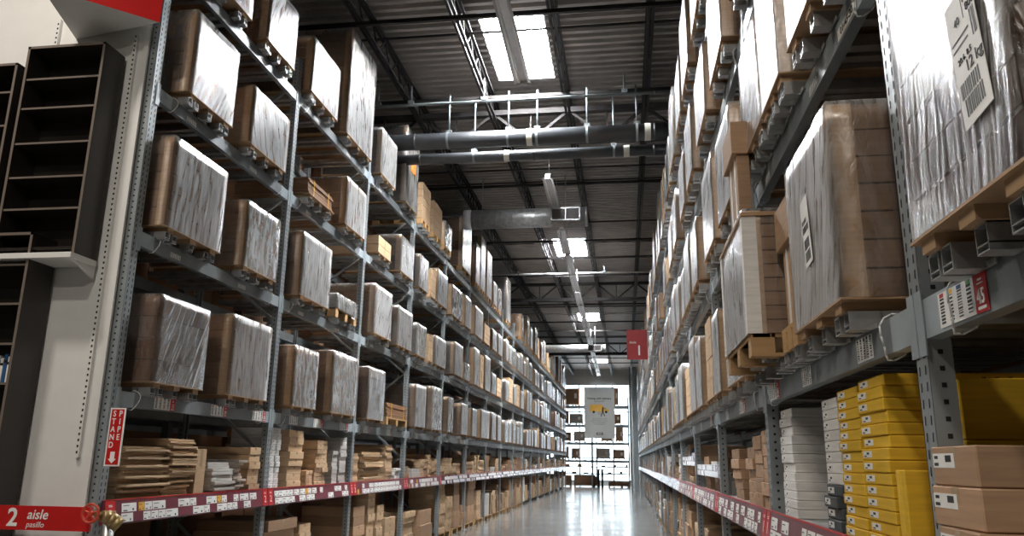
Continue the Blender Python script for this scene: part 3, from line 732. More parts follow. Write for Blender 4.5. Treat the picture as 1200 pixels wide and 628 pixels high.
# back-to-back rows behind the two racks: only glimpsed between the loads
bn=0
for side,X,n,y00 in (('L',-5.2,9,LY0),('R',2.15,6,RY0)):
    for k in range(n):
        for lv,z0 in (('floor',0.02),('shelf',EYE-.34),('B',BEAM['B']+BH),('C',BEAM['C']+BH),('D',BEAM['D']+BH),('E',BEAM['E']+BH)):
            for j in (0,1):
                w=1.22; Y=y00+PITCH*k+.7+1.39*j
                h={'floor':1.15,'shelf':.6}.get(lv,random.uniform(.72,1.05))
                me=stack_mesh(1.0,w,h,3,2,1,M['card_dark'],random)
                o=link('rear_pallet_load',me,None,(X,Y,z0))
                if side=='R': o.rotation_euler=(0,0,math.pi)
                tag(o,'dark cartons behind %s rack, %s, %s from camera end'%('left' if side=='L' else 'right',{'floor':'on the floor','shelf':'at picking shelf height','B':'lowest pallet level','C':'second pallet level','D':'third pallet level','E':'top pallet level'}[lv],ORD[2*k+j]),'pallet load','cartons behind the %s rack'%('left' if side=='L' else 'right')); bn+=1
def row_bay(X,k,side,y00):
    q=MB(); 
    for z in BEAM.values(): q.box(X-1.05 if side=='L' else X+.0,X-1.0 if side=='L' else X+.05,y00+PITCH*k,y00+PITCH*(k+1),z,z+BH-.005); q.box(X-.05 if side=='L' else X+1.0,X if side=='L' else X+1.05,y00+PITCH*k,y00+PITCH*(k+1),z,z+BH-.005)
    for z in BEAM.values(): q.box(X-1.0 if side=='L' else X+.05,X-.05 if side=='L' else X+1.0,y00+PITCH*k+.05,y00+PITCH*k+2.75,z+BH-.03,z+BH-.006)
    s=EYE-.36; q.box(X-1.0 if side=='L' else X+.05,X-.05 if side=='L' else X+1.0,y00+PITCH*k+.05,y00+PITCH*k+2.75,s-.02,s+.015)
    q.box(X-.08 if side=='L' else X,X if side=='L' else X+.08,y00+PITCH*k-.05,y00+PITCH*k+.05,0,TOP); q.box(X-1.08 if side=='L' else X+1,X-1 if side=='L' else X+1.08,y00+PITCH*k-.05,y00+PITCH*k+.05,0,TOP)
    o=q.build('rear_rack_bay',M['steel']); tag(o,'steel rack bay standing back to back behind the %s rack, %s from the camera end'%('left' if side=='L' else 'right',ORD[k]),'pallet rack','rear rack bays')
for k in range(9): row_bay(-5.15,k,'L',LY0)
for k in range(6): row_bay(2.1,k,'R',RY0)

# ------------------------------------------------------------------ loose cartons on the picking shelves and the floor
STUFF={}
CN={'carton':0,'flat_pack':0,'small_box':0}
LIM={'carton':290,'flat_pack':240,'small_box':200}
CM={}
def carton_mesh(kind,d,w,h,mat,lab):
    marks=kind in ('yellow_carton','white_carton') and random.random()<.35
    key=(kind,round(d,2),round(w,3),round(h,3),mat,lab,marks)
    if key in CM: return CM[key]
    q=MB(); q.box(-d,0,-w/2,w/2,0,h,0,min(.004,h*.12))
    if kind=='carton' and h>.05:
        q.box(-d+.002,-.002,-.022,.022,h,h+.0008,1); q.box(0,.0008,-.022,.022,h*.62,h-.003,1)
    if marks:
        e=min(h*.3,.02)
        for i in range(3): q.box(-.46*d-.045*i,-.46*d-.045*i-e,w/2-.0005,w/2+.0008,h*.35,h*.35+e,3)
    if lab=='w':
        q.box(0,.001,-w*.47,-w*.47+.15,h*.45,h*.82,2); q.box(.001,.0016,-w*.44,-w*.44+.03,h*.5,h*.58,3); q.box(.001,.0016,-w*.43,-w*.43+.025,h*.68,h*.76,3); q.box(.001,.0016,-w*.47+.09,-w*.47+.13,h*.6,h*.77,3)
    elif lab:
        q.box(0,.001,-w*.42,-w*.42+min(.11,w*.4),h*.25,h*.8,2); q.box(.001,.0016,-w*.38,-w*.38+min(.03,w*.12),h*.32,h*.42,3); q.box(.001,.0016,-w*.28,-w*.28+min(.03,w*.12),h*.5,h*.7,3)
    CM[key]=q.mesh(kind,[M[mat],M['box_tape'],M['paper'],M['ink']]); return CM[key]
SHN={'S':'rack picking shelf','F':'rack floor'}
NUM=['one','two','three','four','five','six','seven','eight','nine','ten','eleven','twelve','thirteen','fourteen','fifteen']
def put(kind,side,X,Y,z,d,w,h,mat,label,cat,group,yaw=0,lab=False,force=False):
    fam=kind if kind in CN else 'carton'
    if CN[fam]>=LIM[fam] and not force:
        s=STUFF.setdefault(fam,MB()); sg=-1 if side=='L' else 1
        s.box(X,X+sg*d,Y-w/2,Y+w/2,z,z+h,{'card':0,'flat':0,'card_light':1,'card_grey':2,'white':3,'grey_box':2}.get(mat,0)); return None
    if not force: CN[fam]+=1
    o=link(kind,carton_mesh(kind,d,w,h,mat,lab),None,(X,Y,z)); o.rotation_euler=(0,0,(0 if side=='L' else math.pi)+yaw)
    return tag(o,label,cat,group)
stn={}
MATN={'card':'brown','card_light':'light brown','flat':'thin brown','white':'white','grey_box':'grey','card_grey':'greyish','card_dark':'dark brown','dark_box':'dark grey','yellow':'yellow'}
def stack(side,lev,Y,w,n,h,d=.75,mat='card',kind='carton',jit=.012,X0=None,lab=False,cols=1):
    """a pile of n boxes, w wide, each h high"""
    z=SHELF[side]+.001 if lev=='S' else .13
    k=int((Y-(LY0 if side=='L' else RY0))//PITCH)
    key=(side,lev,k); stn[key]=stn.get(key,0)+1
    sname='left' if side=='L' else 'right'
    for c in range(cols):
        yc=Y-w/2+(c+.5)*w/cols
        for i in range(n):
            X=(LX-.02 if side=='L' else RX+.03) if X0 is None else X0
            X+=random.uniform(-jit,jit)*(1 if side=='L' else 1)
            cname=('row %s '%ORD[c]) if cols>1 else ''
            noun={'carton':'carton','flat_pack':'flatpack','small_box':'box'}[kind]
            lb='%s %s %s from bottom%s, pile %s, %s %s, %s bay'%(ORD[min(i,29)],MATN[mat],noun,(', %s column'%('near','far')[c]) if cols>1 else '',NUM[stn[key]-1],sname,SHN[lev],ORD[max(k,0)])
            put(kind,side,X,yc+random.uniform(-jit,jit)*.4,z+i*h,d,w/cols-.006,h-.0012,mat,lb,'box','%ss on the %s rack shelves'%(noun,sname),random.uniform(-.012,.012),lab)
# left picking shelf, read off the photograph
stack('L','S',6.22,.62,20,.0215,.9,'flat','flat_pack',.05)
stack('L','S',6.75,.42,24,.021,.9,'flat','flat_pack',.05)
o=put('carton','L',LX-.02,7.10,SHELF['L']+.001,.7,.17,.42,'card_light','upright light brown carton leaning beside the flat packs on the first left shelf','box','upright cartons',0.0)
stack('L','S',7.52,.42,10,.03,.9,'grey_box','flat_pack',.06)
stack('L','S',7.86,.2,12,.027,.9,'card_grey','flat_pack',.05)
stack('L','S',8.2,.26,6,.076,.8,'card_light','carton',.02)
stack('L','S',8.70,.25,11,.062,.5,'white','small_box',.012,lab=True,cols=2)
stack('L','S',9.28,.42,8,.085,.8,'card_light','carton',.016)
stack('L','S',9.74,.22,4,.05,.4,'card_light','small_box',.01,cols=2)
stack('L','S',10.12,.42,10,.058,.8,'card_light','carton',.02,cols=2)
stack('L','S',10.62,.2,9,.05,.6,'grey_box','small_box',.012)
stack('L','S',10.92,.26,12,.053,.6,'grey_box','small_box',.014)
stack('L','S',11.45,.3,10,.043,.6,'card_light','carton',.015)
stack('L','S',12.25,.95,12,.038,.85,'flat','flat_pack',.06)
stack('L','S',13.15,.36,13,.045,.7,'card_light','carton',.016)
stack('L','S',13.7,.3,5,.04,.5,'white','small_box',.02)
# left floor
stack('L','F',6.4,.8,6,.13,.8,'card','carton',.02)
stack('L','F',7.6,.9,5,.13,.8,'card','carton',.02)
stack('L','F',9.0,.8,7,.12,.85,'card','carton',.03)
stack('L','F',9.75,.36,7,.105,.6,'card_light','carton',.02)
stack('L','F',11.75,.5,6,.14,.8,'card','carton',.02)
stack('L','F',12.35,.34,9,.115,.7,'card_light','carton',.015)
stack('L','F',12.8,.34,7,.115,.6,'card_light','carton',.015)
stack('L','F',13.4,.6,5,.115,.6,'card_light','carton',.015)
stack('L','F',14.6,.7,6,.10,.8,'card_light','carton',.03)
stack('L','F',15.9,.9,2,.28,.9,'card','carton',.03)
stack('L','F',17.3,.45,10,.1,.7,'card_light','carton',.02)
stack('L','F',18.0,.55,6,.12,.7,'card_light','carton',.02)
stack('L','F',18.8,.6,3,.36,.8,'card','carton',.02)
stack('L','F',19.6,.5,3,.15,.6,'card','carton',.02)
stack('L','F',20.6,.9,3,.4,.9,'card','carton',.02)
stack('L','F',21.6,.6,6,.12,.7,'card_light','carton',.02)
rs=random.Random(21)
def fill(side,lev,y,yend):
    while y<yend:
        w=rs.choice((.2,.28,.36,.45,.6,.8)); 
        y0=LY0 if side=='L' else RY0
        fr_=(y+w-y0)%PITCH
        if fr_<w+.06: y+=(w-fr_ if fr_<w else 0)+.08
        hmax=rs.uniform(.15,.56) if lev=='S' else rs.uniform(.35,.95)
        h=rs.choice((.045,.06,.08,.11)) if lev=='S' else rs.choice((.1,.13,.18,.3))
        if rs.random()<.25 and lev=='S': mat,kind,h='flat','flat_pack',.03
        elif rs.random()<.2: mat,kind=rs.choice((('white','small_box'),('grey_box','small_box')))
        else: mat,kind=rs.choice(('card','card_light','card')),'carton'
        stack(side,lev,y+w/2,w,max(1,int(hmax/h)),h,rs.uniform(.6,.85),mat,kind,.015)
        y+=w+rs.choice((.01,.03,.08,.2))
fill('L','S',14.15,22.0); 
# ---- right picking shelf
def yel(Y,w,n,h,z0,X,d,where):
    for i in range(n):
        o=put('yellow_carton','R',X+random.uniform(-.006,.006),Y,z0+i*h,d,w,h-.0012,'yellow','%s yellow carton up in the %s'%(ORD[i],where),'box','yellow cartons on the right shelf',random.uniform(-.008,.008),True,True)
zS=SHELF['R']+.001
yel(3.27,.335,14,.0455,zS,.955,.75,'yellow column next to the first upright'); yel(3.62,.32,14,.0445,zS,.955,.7,'yellow column beside the white boxes')
for i in range(2):
    put('yellow_carton','R',.957,3.045-.048*i,zS,.75,.044,.285,'yellow','yellow pack standing on edge before the yellow column, %s'%('farther of two' if i==0 else 'nearer of two'),'box','upright yellow packs',0,False,True)
for i in range(8):
    put('white_carton','R',.96+random.uniform(-.008,.008),5.0,zS+.2+i*.053,.7,.34,.0518,'white','%s white carton up in the tall white stack on the right shelf'%ORD[i],'box','white cartons on the right shelf',random.uniform(-.01,.01),True,True)
for i in range(4):
    put('white_carton','R',.955,4.98,zS+i*.05,.72,.36,.0488,'white','%s larger white carton up at the base of the white stack'%ORD[i],'box','white cartons on the right shelf',0,True,True)
for i in range(4): put('dark_carton','R',.955+.012*(i%2),3.99+.02*((i*7)%3),zS+i*.052,.5,.24,.0508,'dark_box','%s dark grey box up, pile between yellow and white stacks'%ORD[i],'box','dark grey boxes on the right shelf',.04*(i%2),True,True)
for i in range(8): put('white_carton','R',.975,4.0,zS+.209+i*.05,.6,.28,.0488,'white','%s narrow white carton up on top of the dark grey boxes'%ORD[i],'box','white cartons on the right shelf',0,True,True)
for i in range(3):
    o=put('carton','R',.872+.008*i,2.335+.01*i,zS+.03+i*.1085,.6,.30,.107,'card','wide brown carton with white label beside the nearest right upright, %s'%('lowest of three','middle of three','topmost of three')[i],'box','wide cartons at the near right shelf',(-.05,.03,0)[i],'w',True)
for i in range(3): put('yellow_carton','R',1.03,2.77,zS+i*.19,.8,.30,.188,'yellow','deep yellow carton behind nearest right upright, %s'%('lowest of three','middle of three','topmost of three')[i],'box','deep yellow cartons',0,False,True)
stack('R','S',5.72,.3,6,.088,.6,'card','carton',.015,X0=.95)
stack('R','S',6.08,.34,5,.1,.6,'card','carton',.02,X0=.95)
stack('R','S',6.5,.36,5,.085,.6,'card','carton',.02,X0=.97)
stack('R','S',7.35,.5,5,.085,.6,'card','carton',.02,X0=.97)
stack('R','S',8.5,.3,3,.06,.5,'white','small_box',.02,X0=1.0)
stack('R','S',9.2,.5,2,.09,.5,'card','carton',.02,X0=1.0)
stack('R','S',10.2,.5,3,.055,.5,'card_light','carton',.02,X0=.99)
stack('R','S',11.6,.6,3,.075,.5,'card','carton',.02,X0=.99)
stack('R','S',12.6,.7,6,.05,.5,'card_light','carton',.03,X0=1.0)
stack('R','S',13.4,.5,4,.06,.5,'card_light','carton',.03,X0=1.0)
for k,zm in ((3,EYE-.08),(4,EYE+.03)):
    Y0=RY0+PITCH*k+.06
    t=thing('shelf_insert','narrow extra shelf with blue white price strip above the right picking shelf, %s'%('nearer one' if k==3 else 'farther one'),'shelf',(RX,Y0,zm),'extra shelves')
    MB().box(.03,1.0,0,PITCH-.12,-.02,0).build('shelf_board',M['galv'],t)
    q=MB().box(.02,.03,0,PITCH-.12,-.065,.065).build('price_rail',M['strip'],t)
    for y in (.05,PITCH-.2):
        for x in (.08,.9): MB().box(x,x+.04,y,y+.03,SHELF['R']-zm,-.02).build('shelf_leg',M['galv'],t)
    for j in range(3):
        put('carton' if j!=1 else 'small_box','R',.99,Y0+.35+.85*j,zm+.001,.6,.6,(.2,.12,.25)[j] if k==4 else (.14,.1,.16)[j],('card','white','card')[j],'%s box %s on the %s extra right shelf'%(('brown','white','brown')[j],('nearest','midway','farthest')[j],'nearer' if k==3 else 'farther'),'box','boxes on the extra shelves',0,False,True)
q=MB().cyl((0,0,0),(0,0,.12),.07,16,0,True,.05).cyl((0,0,.12),(0,0,.15),.05,16,0,True,.02).cyl((0,0,.15),(0,0,.19),.025,12)
o=q.build('plastic_jug',M['blue'],None,(1.02,12.55,EYE+.031)); tag(o,'small blue plastic container on the farther extra right shelf','container')
for Y,w,n,h,mat in ((7.0,.5,5,.12,'card'),(7.6,.4,4,.14,'card'),(9.2,.6,6,.12,'card'),(10.2,.5,5,.15,'card'),(11.6,.5,6,.12,'card_light'),(12.3,.4,7,.12,'card'),(13.2,.6,3,.3,'card'),(14.3,.5,5,.15,'card'),(15.2,.5,3,.3,'card'),(4.2,.7,5,.15,'card'),(5.9,.5,5,.15,'card')):
    stack('R','F',Y,w,n,h,.6,mat,'carton',.02,X0=.93)
fill('R','S',14.1,22); fill('R','F',16.0,24.0); fill('L','F',22.4,30)
LIM={k:0 for k in LIM}   # everything farther away is beyond counting
fill('L','S',22.2,LY0+PITCH*NL-.4); fill('L','F',30.2,LY0+PITCH*NL-.4); fill('R','S',22.2,RY0+PITCH*NR-.4); fill('R','F',24.2,RY0+PITCH*NR-.4)
nm={'carton':('distant_cartons','many small brown cartons on the far shelves down both racks','box'),'flat_pack':('distant_flat_packs','far stacks of thin brown flat packs on the picking shelves','flat pack'),'small_box':('distant_small_boxes','far small white and grey boxes on the shelves','box')}
for fam,q in STUFF.items():
    o=q.build(nm[fam][0],[M['card'],M['card_light'],M['grey_box'],M['white']]); tag(o,nm[fam][1],nm[fam][2],None,'stuff')
# low wooden pallets carrying the floor piles
for side,X,n,y00 in (('L',LX-.02,9,LY0),('R',.95,9,RY0)):
    for k in range(n):
        for j in (0,1):
            o=link('floor_pallet',pallet_mesh(1.0,1.2,'wood'),None,(X,y00+PITCH*k+.72+1.36*j,.004))
            if side=='R': o.rotation_euler=(0,0,math.pi)
            tag(o,'low wooden pallet on the floor under the %s rack, %s from the camera end'%('left' if side=='L' else 'right',ORD[2*k+j]),'pallet','floor pallets')

# ------------------------------------------------------------------ display panel at the near end of the left rack
PY=5.595
t=thing('display_panel','white end panel of the left rack with perforated rails behind the dark bookcases','display panel',(LX,PY,0))
MB().box(-3.2,-.075,0,.03,0,EYE+4.6).build('panel_board',M['panel'],t)
def rail(x,z0,z1,w=.035):
    q=MB().box(x,x+w,-.03,0,z0,z1); z=z0+.03
    while z<z1-.03: q.box(x+w*.3,x+w*.7,-.0312,-.03,z,z+.018,1); z+=.045
    return q.build('slotted_rail',[M['panel'],M['hole']],t)
rail(-.2,EYE-.02,EYE+3.55); rail(-.97,EYE+.2,EYE+3.75); 
MB().box(-.10,-.06,-.02,.0,0,EYE+4.6).build('edge_trim',M['panel'],t)
def bookcase(label,x0,x1,z0,z1,yf,yb,shelves,back_bits):
    t=thing('bookcase',label,'bookcase',((x0+x1)/2,yb,z0),'dark display bookcases')
    w=(x1-x0)/2; h=z1-z0; d=yb-yf; s=.022
    MB().box(-w,-w+s,-d,0,0,h,0,.002).build('side_panel',M['blackbrown'],t); MB().box(w-s,w,-d,0,0,h,0,.002).build('side_panel',M['blackbrown'],t)
    MB().box(-w+s,w-s,-d,0,h-s,h,0,.002).build('top_panel',M['blackbrown'],t); MB().box(-w+s,w-s,-d,0,.03,.03+s,0,.002).build('bottom_panel',M['blackbrown'],t)
    MB().box(-w+s,w-s,-.008,0,0,h-s).build('back_panel',M['blackbrown'],t)
    for zz in shelves:
        o=MB().box(-w+s,w-s,-d+.012,-.01,zz-z0,zz-z0+.02,0,.002).build('shelf',M['blackbrown'],t)
        MB().box(-w+s,w-s,-d+.0105,-d+.012,zz-z0+.002,zz-z0+.018).build('edge_band',M['edge_band'],o)
    q=MB(); q.box(-w,-w+s,-d-.0015,-d,0,h); q.box(w-s,w,-d-.0015,-d,0,h); q.box(-w,w,-d-.0015,-d,h-s,h)
    q.build('front_edge_band',M['edge_band'],t)
    for (a,b,zz,hh) in back_bits:
        MB().box(a-(x0+x1)/2,b-(x0+x1)/2,-.02,-.012,zz-z0,zz-z0+hh).build('exposed_back_strip',M['card'],t)
    return t
bookcase('tall black brown bookcase with six compartments mounted high on the white panel',-4.91,-4.20,EYE+1.52,EYE+3.33,5.30,PY-.032,[EYE+v for v in (3.02,2.755,2.445,2.15,1.88)],[(-4.7,-4.25,EYE+3.04,.07),(-4.75,-4.3,EYE+2.465,.04)])
bookcase('black brown bookcase at far left edge of the picture, beside the high mounted one',-5.66,-4.955,EYE+1.52,EYE+3.17,5.27,PY-.032,[EYE+v for v in (2.9,2.6,2.3,2.0)],[])
low=bookcase('black brown bookcase standing lower in front of the white panel, books inside',-5.38,-4.56,EYE-1.2,EYE+1.69,5.28,PY-.032,[EYE+v for v in (1.42,1.11,.8,.5,.16,-.2)],[])
for i,(c,h) in enumerate((('paper',.2),('blue',.22),('paper',.19),('fix',.21))):
    o=MB().box(-.012,.012,-.16,0,0,h,0,.002).box(-.0125,.0125,-.1605,-.158,h*.7,h*.8,1).build('book',[M[c],M['ink']],None,(-4.655-.03*i,5.52,EYE+.52+.001)); tag(o,'%s book in the lower dark bookcase, %s from its right side'%({'paper':'white','blue':'blue','fix':'pale grey'}[c],ORD[i]),'book','books in the dark bookcase')
t2=thing('wall_bracket','white bracket tray under the high mounted bookcase','bracket',(-4.55,PY,EYE+1.47))
MB().box(-.35,.36,-.34,-.032,0,.045,0,.003).build('tray',M['panel'],t2); MB().prism([(-.032,0),(-.30,0),(-.032,-.10)],'x',.33,.35).build('gusset',M['panel'],t2)
# wedge shaped red header
hp=[(LX+.12,5.43),(-4.73,5.60),(-4.47,4.83)]
t=thing('aisle_header','red wedge shaped sign box with a white label projecting above the bookcases','sign',(0,0,EYE+3.56))
q=MB(); q.face([(p[0],p[1],0) for p in hp]); q.face([(p[0],p[1],.7) for p in hp][::-1])
for i in range(3):
    a=hp[i]; b=hp[(i+1)%3]; q.face([(a[0],a[1],0),(a[0],a[1],.7),(b[0],b[1],.7),(b[0],b[1],0)],1 if i==2 else 0)
q.build('sign_box',[M['panel'],M['red']],t)
a=Vector((hp[2][0],hp[2][1],0)); b=Vector((hp[0][0],hp[0][1],0)); dv=(b-a).normalized(); nv=Vector((dv.y,-dv.x,0))
q=MB()
p0=a+dv*.2+nv*.003; p1=a+dv*.52+nv*.003
q.face([p0+Vector((0,0,.09)),p1+Vector((0,0,.09)),p1+Vector((0,0,.5)),p0+Vector((0,0,.5))]); q.build('white_label',M['white_p'],t)
# red aisle strip with lettering
t=thing('aisle_strip','red aisle strip reading 2 aisle pasillo in front of the white panel','sign',(-4.55,5.30,EYE-.36))
MB().box(-.75,.80,-.012,.012,-.165,.0).build('strip_board',M['red'],t)
MB().box(-.75,.78,.012,.09,-.02,-.005).build('top_return',M['galv'],t)
text('digit','2',.17,(.195,-.0135,-.085),'F',M['white_p'],t,bold=.004); text('aisle_word','aisle',.095,(.39,-.0135,-.06),'F',M['white_p'],t,italic=.15,bold=.001); text('aisle_word','pasillo',.056,(.38,-.0135,-.128),'F',M['white_p'],t,italic=.15)
for o in t.children:
    if o.name.startswith(('digit','aisle_word')): o.rotation_euler.y+=0
# stand pipe sign and valve
t=thing('standpipe_sign','narrow red and white stand pipe sign with arrow fixed to the first left upright','sign',(-3.82,5.55,EYE+.135))
MB().box(-.062,.062,-.004,.004,-.215,.215).build('sign_plate',M['white_p'],t); MB().box(-.052,.052,-.0052,-.004,-.205,.205).build('red_field',M['red'],t)
for i,ch in enumerate('STAND'): text('letter',ch,.062,(-.024,-.0062,.17-.058*i),'F',M['white_p'],t,sx=.85,bold=.001)
for i,ch in enumerate('PIPE'): text('letter',ch,.062,(.026,-.0062,.17-.058*i),'F',M['white_p'],t,sx=.85,bold=.001)
q=MB(); q.box(-.018,.018,-.0065,-.0052,-.165,-.11); q.face([(-.034,-.006,-.162),(0,-.006,-.195),(.034,-.006,-.162)]); q.build('arrow',M['white_p'],t)
MB().box(-.06,-.02,.004,.06,-.05,.05).build('mount_tab',M['galv'],t)
t=thing('standpipe_valve','bronze stand pipe valve with a red handwheel beside the first left upright','valve',(-3.66,5.33,EYE-.415))
q=MB(); R_=.062
for k in range(24):
    a0=2*math.pi*k/24;a1=2*math.pi*(k+1)/24; q.cyl((R_*math.cos(a0)-.03,-.13,R_*math.sin(a0)+.02),(R_*math.cos(a1)-.03,-.13,R_*math.sin(a1)+.02),.009,8,0,False)
for k in range(5):
    a0=2*math.pi*k/5+.3; q.cyl((-.03,-.125,.02),(-.03+R_*math.cos(a0),-.13,.02+R_*math.sin(a0)),.007,8)
q.cyl((-.03,-.14,.02),(-.03,-.115,.02),.016,12); q.build('handwheel',M['valve'],t)
q=MB(); q.cyl((-.03,-.12,.02),(.005,-.03,.0),.016,12); q.cyl((0,-.05,0),(.03,.02,-.02),.038,16,0,True,.05); q.cyl((.02,0,-.015),(.055,.045,-.05),.05,18); q.cyl((.05,.03,-.045),(.085,.05,-.075),.056,6); q.cyl((.05,.01,-.0),(.055,.01,.03),.012,8); q.cyl((0,.02,-.02),(-.12,.22,-.02),.04,14)
q.build('valve_body',M['brass'],t)
q=MB().cyl((-.12,.22,-EYE+.416),(-.12,.22,.0),.04,18); q.build('riser_pipe',M['galv'],t)

# ------------------------------------------------------------------ hanging signs
t=thing('aisle_number_sign','dark red hanging aisle sign reading 1 fixed to the right rack','sign',(.32,19.3,EYE+2.62*19.3/18))
MB().box(-.245,.255,-.012,.012,-.37,.36).build('sign_plate',M['red_d'],t)
text('sign_digit','1',.34,(.05,-.014,-.16),'F',M['white_p'],t,bold=.004); text('sign_word','Aisle',.085,(-.1,-.014,.05),'F',M['white_p'],t)
MB().cyl((.25,0,.3),(.60,0,.3),.012,8).cyl((.25,0,-.3),(.60,0,-.3),.012,8).build('mount_arm',M['galv'],t)
BY=46.0
t=thing('delivery_banner','large pale grey hanging banner with a yellow delivery truck at the end of the aisle','banner',(-1.47,BY,EYE+2.73))
MB().box(-.87,.87,-.012,.012,-1.43,1.43).build('banner_sheet',paint('pale grey banner cloth',(.50,.52,.50),.7,0,.05,2),t)
MB().box(-.9,.9,-.02,.02,1.43,1.47).build('hanging_bar',M['joist'],t)
for x in (-.8,.8): MB().cyl((x,0,1.47),(x,0,6.4-2.73),.006,6).build('hanging_cable',M['galv'],t)
text('banner_title','Picking with delivery',.165,(0,-.014,.83),'F',M['ink'],t,bold=.004); text('banner_line','starting at $39',.10,(0,-.014,.67),'F',M['ink'],t)
q=MB(); Y_=-.016
q.box(-.56,.12,Y_-.003,Y_,.08,.48,0); q.prism([(.12,.08),(.12,.44),(.22,.42),(.33,.26),(.50,.22),(.56,.12),(.56,.08)],'y',Y_-.003,Y_,0)
tr_=q.build('truck_picture',M['gold'],t)
q=MB()
for x in (-.33,.38):
    q.cyl((x,Y_-.006,.06),(x,Y_-.003,.06),.075,16)
q.box(.14,.24,Y_-.006,Y_-.003,.0,.28); q.cyl((.2,Y_-.006,.32),(.2,Y_-.003,.32),.04,10); q.bar((.16,Y_-.005,.0),(.08,Y_-.005,-.2),.004,.05); q.bar((.22,Y_-.005,.0),(.30,Y_-.005,-.18),.004,.05); q.bar((.2,Y_-.005,.24),(.36,Y_-.005,.26),.004,.04)
q.build('figure_picture',M['ink'],t)
MB().box(-.1,.1,Y_-.004,Y_,-.1,.08).build('sack_picture',paint('grey print',(.4,.4,.38),.7),t)
for i,w in enumerate((.5,.62,.66,.56,.5)):
    text('banner_text',('We can pick your order','and bring it to your home.','Ask a co-worker or visit us','at the service desk for','prices and details.')[i],.085,(0,-.014,-.30-.085*i),'F',M['grille'],t)
o=MB().box(-.19,.19,-.016,-.012,-1.25,-1.1).build('banner_logo',M['grille'],t); text('banner_logo_word','IKEA',.12,(0,-.0175,-1.18),'F',M['paper_d'],t,bold=.004)

# ------------------------------------------------------------------ rack across the end of the hall
ERY=54.3; EX0,EX1=-4.75,.2
ez=[1.28,EYE-.1+.0,EYE+.15,EYE+1.25,EYE+2.45,EYE+3.7]
for k in range(2):
    x0=EX0+(EX1-EX0)*k/2; x1=EX0+(EX1-EX0)*(k+1)/2
    t=thing('pallet_rack_bay','blue grey rack bay across the end of the hall, %s half'%('left','right')[k],'pallet rack',(x0,ERY,0),'end rack bays')
    L=x1-x0
    for z in (.9,1.35,EYE+.1,EYE+1.27,EYE+2.45,EYE+3.72):
        hb=.16 if z>EYE else .07
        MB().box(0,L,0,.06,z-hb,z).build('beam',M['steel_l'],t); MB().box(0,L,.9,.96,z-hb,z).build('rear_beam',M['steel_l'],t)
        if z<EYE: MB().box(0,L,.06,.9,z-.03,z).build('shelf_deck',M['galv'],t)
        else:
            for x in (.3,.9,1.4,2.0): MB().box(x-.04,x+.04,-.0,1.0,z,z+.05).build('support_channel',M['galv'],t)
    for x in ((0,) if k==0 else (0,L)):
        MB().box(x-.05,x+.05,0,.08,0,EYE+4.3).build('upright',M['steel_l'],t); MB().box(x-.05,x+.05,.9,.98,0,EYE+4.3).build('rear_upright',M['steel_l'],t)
er=random.Random(9); ei=0
for lv,z in ((0,EYE+.15),(1,EYE+1.32),(2,EYE+2.5),(3,EYE+3.77)):
    x=EX0+.12
    while x<EX1-.5:
        w=er.choice((.5,.75,.9)); h=er.uniform(.6,1.0) if lv<3 else er.uniform(.9,1.25)
        if not any(abs(x+w/2-(EX0+(EX1-EX0)*kk/2))<w/2+.06 for kk in (0,1,2)):
            if er.random()<.97:
                t=thing('pallet_load','pale backlit carton load on the end rack, %s level, %s from the left'%(ORD[lv],ORD[ei%6]),'pallet load',(x+w/2,ERY+.1,z),'loads on the end rack')
                q=MB(); nl=max(2,int(h/.18))
                for a in range(nl): q.box(-w/2,w/2,.02,.8,.06+a*(h-.06)/nl+.003,.06+(a+1)*(h-.06)/nl-.003)
                q.build('carton_stack',M[er.choice(('card','card_grey','card_dark'))],t)
                MB().box(-w/2,-w/2+.08,.02,.8,0,.06).box(w/2-.08,w/2,.02,.8,0,.06).box(-.04,.04,.02,.8,0,.06).build('pallet',M['wood'],t)
                MB().box(w*.15,w*.35,.018,.02,h*.4,h*.7).build('paper_label',M['paper'],t)
        x+=w+er.uniform(.08,.24); ei+=1
    ei=0
for i,(x,w,h) in enumerate(((-4.5,.8,.75),(-3.5,1.4,.8),(-2.2,.4,.7),(-1.2,.9,.4),(-.35,.5,.35))):
    o=MB(); nl=4
    for a in range(nl): o.box(-w/2,w/2,0,.8,.1+a*(h-.1)/nl+.003,.1+(a+1)*(h-.1)/nl-.003)
    o.box(-w/2,-w/2+.1,0,.8,0,.1,1); o.box(w/2-.1,w/2,0,.8,0,.1,1)
    tag(o.build('pallet_load',[M['card_dark'],M['wood']],None,(x+w/2,ERY+.08,.002)),'brown carton pile on the floor under the end rack, %s from the left'%ORD[i],'pallet load','floor piles under the end rack')
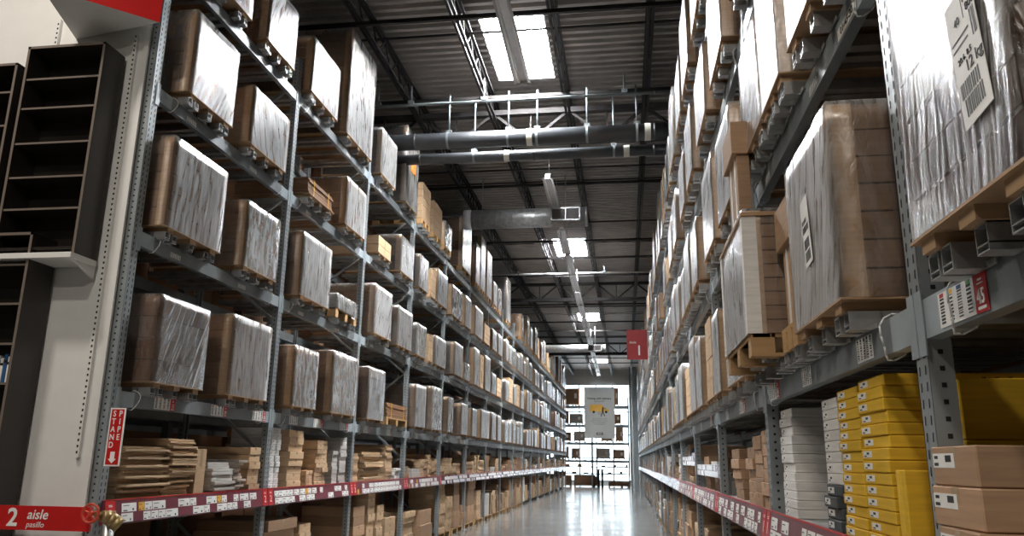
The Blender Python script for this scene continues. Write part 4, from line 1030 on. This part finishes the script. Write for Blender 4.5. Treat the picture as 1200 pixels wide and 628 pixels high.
for i in range(12):
    w=er.uniform(.15,.4); x=EX0+.3+.4*i; z=(.9,1.35)[i%2]
    if abs(x+w/2-(EX0+EX1)/2)<.35 or x+w>EX1-.05: continue
    tag(MB().box(0,w,.02,.5,0,er.uniform(.06,.16),0,.003).build('carton',M['card_dark'],None,(x,ERY+.1,z+.001)),'small brown box on the %s thin shelf of the end rack, %s along'%('lower' if i%2==0 else 'upper',ORD[i//2]),'box','small boxes on the end rack')
# steel column and small goal shaped stand at the end of the aisle
t=thing('steel_column','blue grey steel building column near the end wall','column',(.62,50.2,0))
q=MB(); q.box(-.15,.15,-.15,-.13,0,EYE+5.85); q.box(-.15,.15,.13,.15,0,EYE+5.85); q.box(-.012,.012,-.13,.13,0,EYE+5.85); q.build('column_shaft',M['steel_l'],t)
MB().box(-.22,.22,-.22,.22,0,.02).build('base_plate',M['steel_l'],t); MB().cyl((-.3,-.1,0),(-.3,-.1,EYE+5.85),.05,12).build('down_pipe',M['steel_l'],t)
t=thing('dark_stand','dark two legged stand in front of the end rack','stand',(-1.6,53.6,0))
MB().box(-.32,.3,-.1,.1,1.12,1.18).build('top_bar',M['joist'],t); MB().box(-.3,-.16,-.1,.1,0,1.12).build('leg',M['joist'],t); MB().box(-.05,.09,-.1,.1,0,1.12).build('leg',M['joist'],t)

# ------------------------------------------------------------------ light
W=bpy.data.worlds.new('world'); S.world=W; W.use_nodes=True
W.node_tree.nodes['Background'].inputs[0].default_value=(.7,.8,1,1); W.node_tree.nodes['Background'].inputs[1].default_value=.3
def lamp(name,loc,rot,size,e,col):
    l=bpy.data.lights.new(name,'AREA'); l.shape='DISK'; l.size=size; l.energy=e; l.color=col
    o=bpy.data.objects.new(name,l); C.objects.link(o); o.location=loc; o.rotation_euler=rot; return o
for x,y,e in ((-5.2,2.8,230),(-3.2,-.5,200),(-1.3,-4.5,330)):
    lamp('high_bay_lamp',(x,y,ZC-.9),(0,0,0),.6,e,(1,.91,.81))
S.view_settings.view_transform='Standard'; S.view_settings.look='None'; S.view_settings.gamma=1; S.view_settings.exposure=-.15; S.view_settings.use_curve_mapping=False
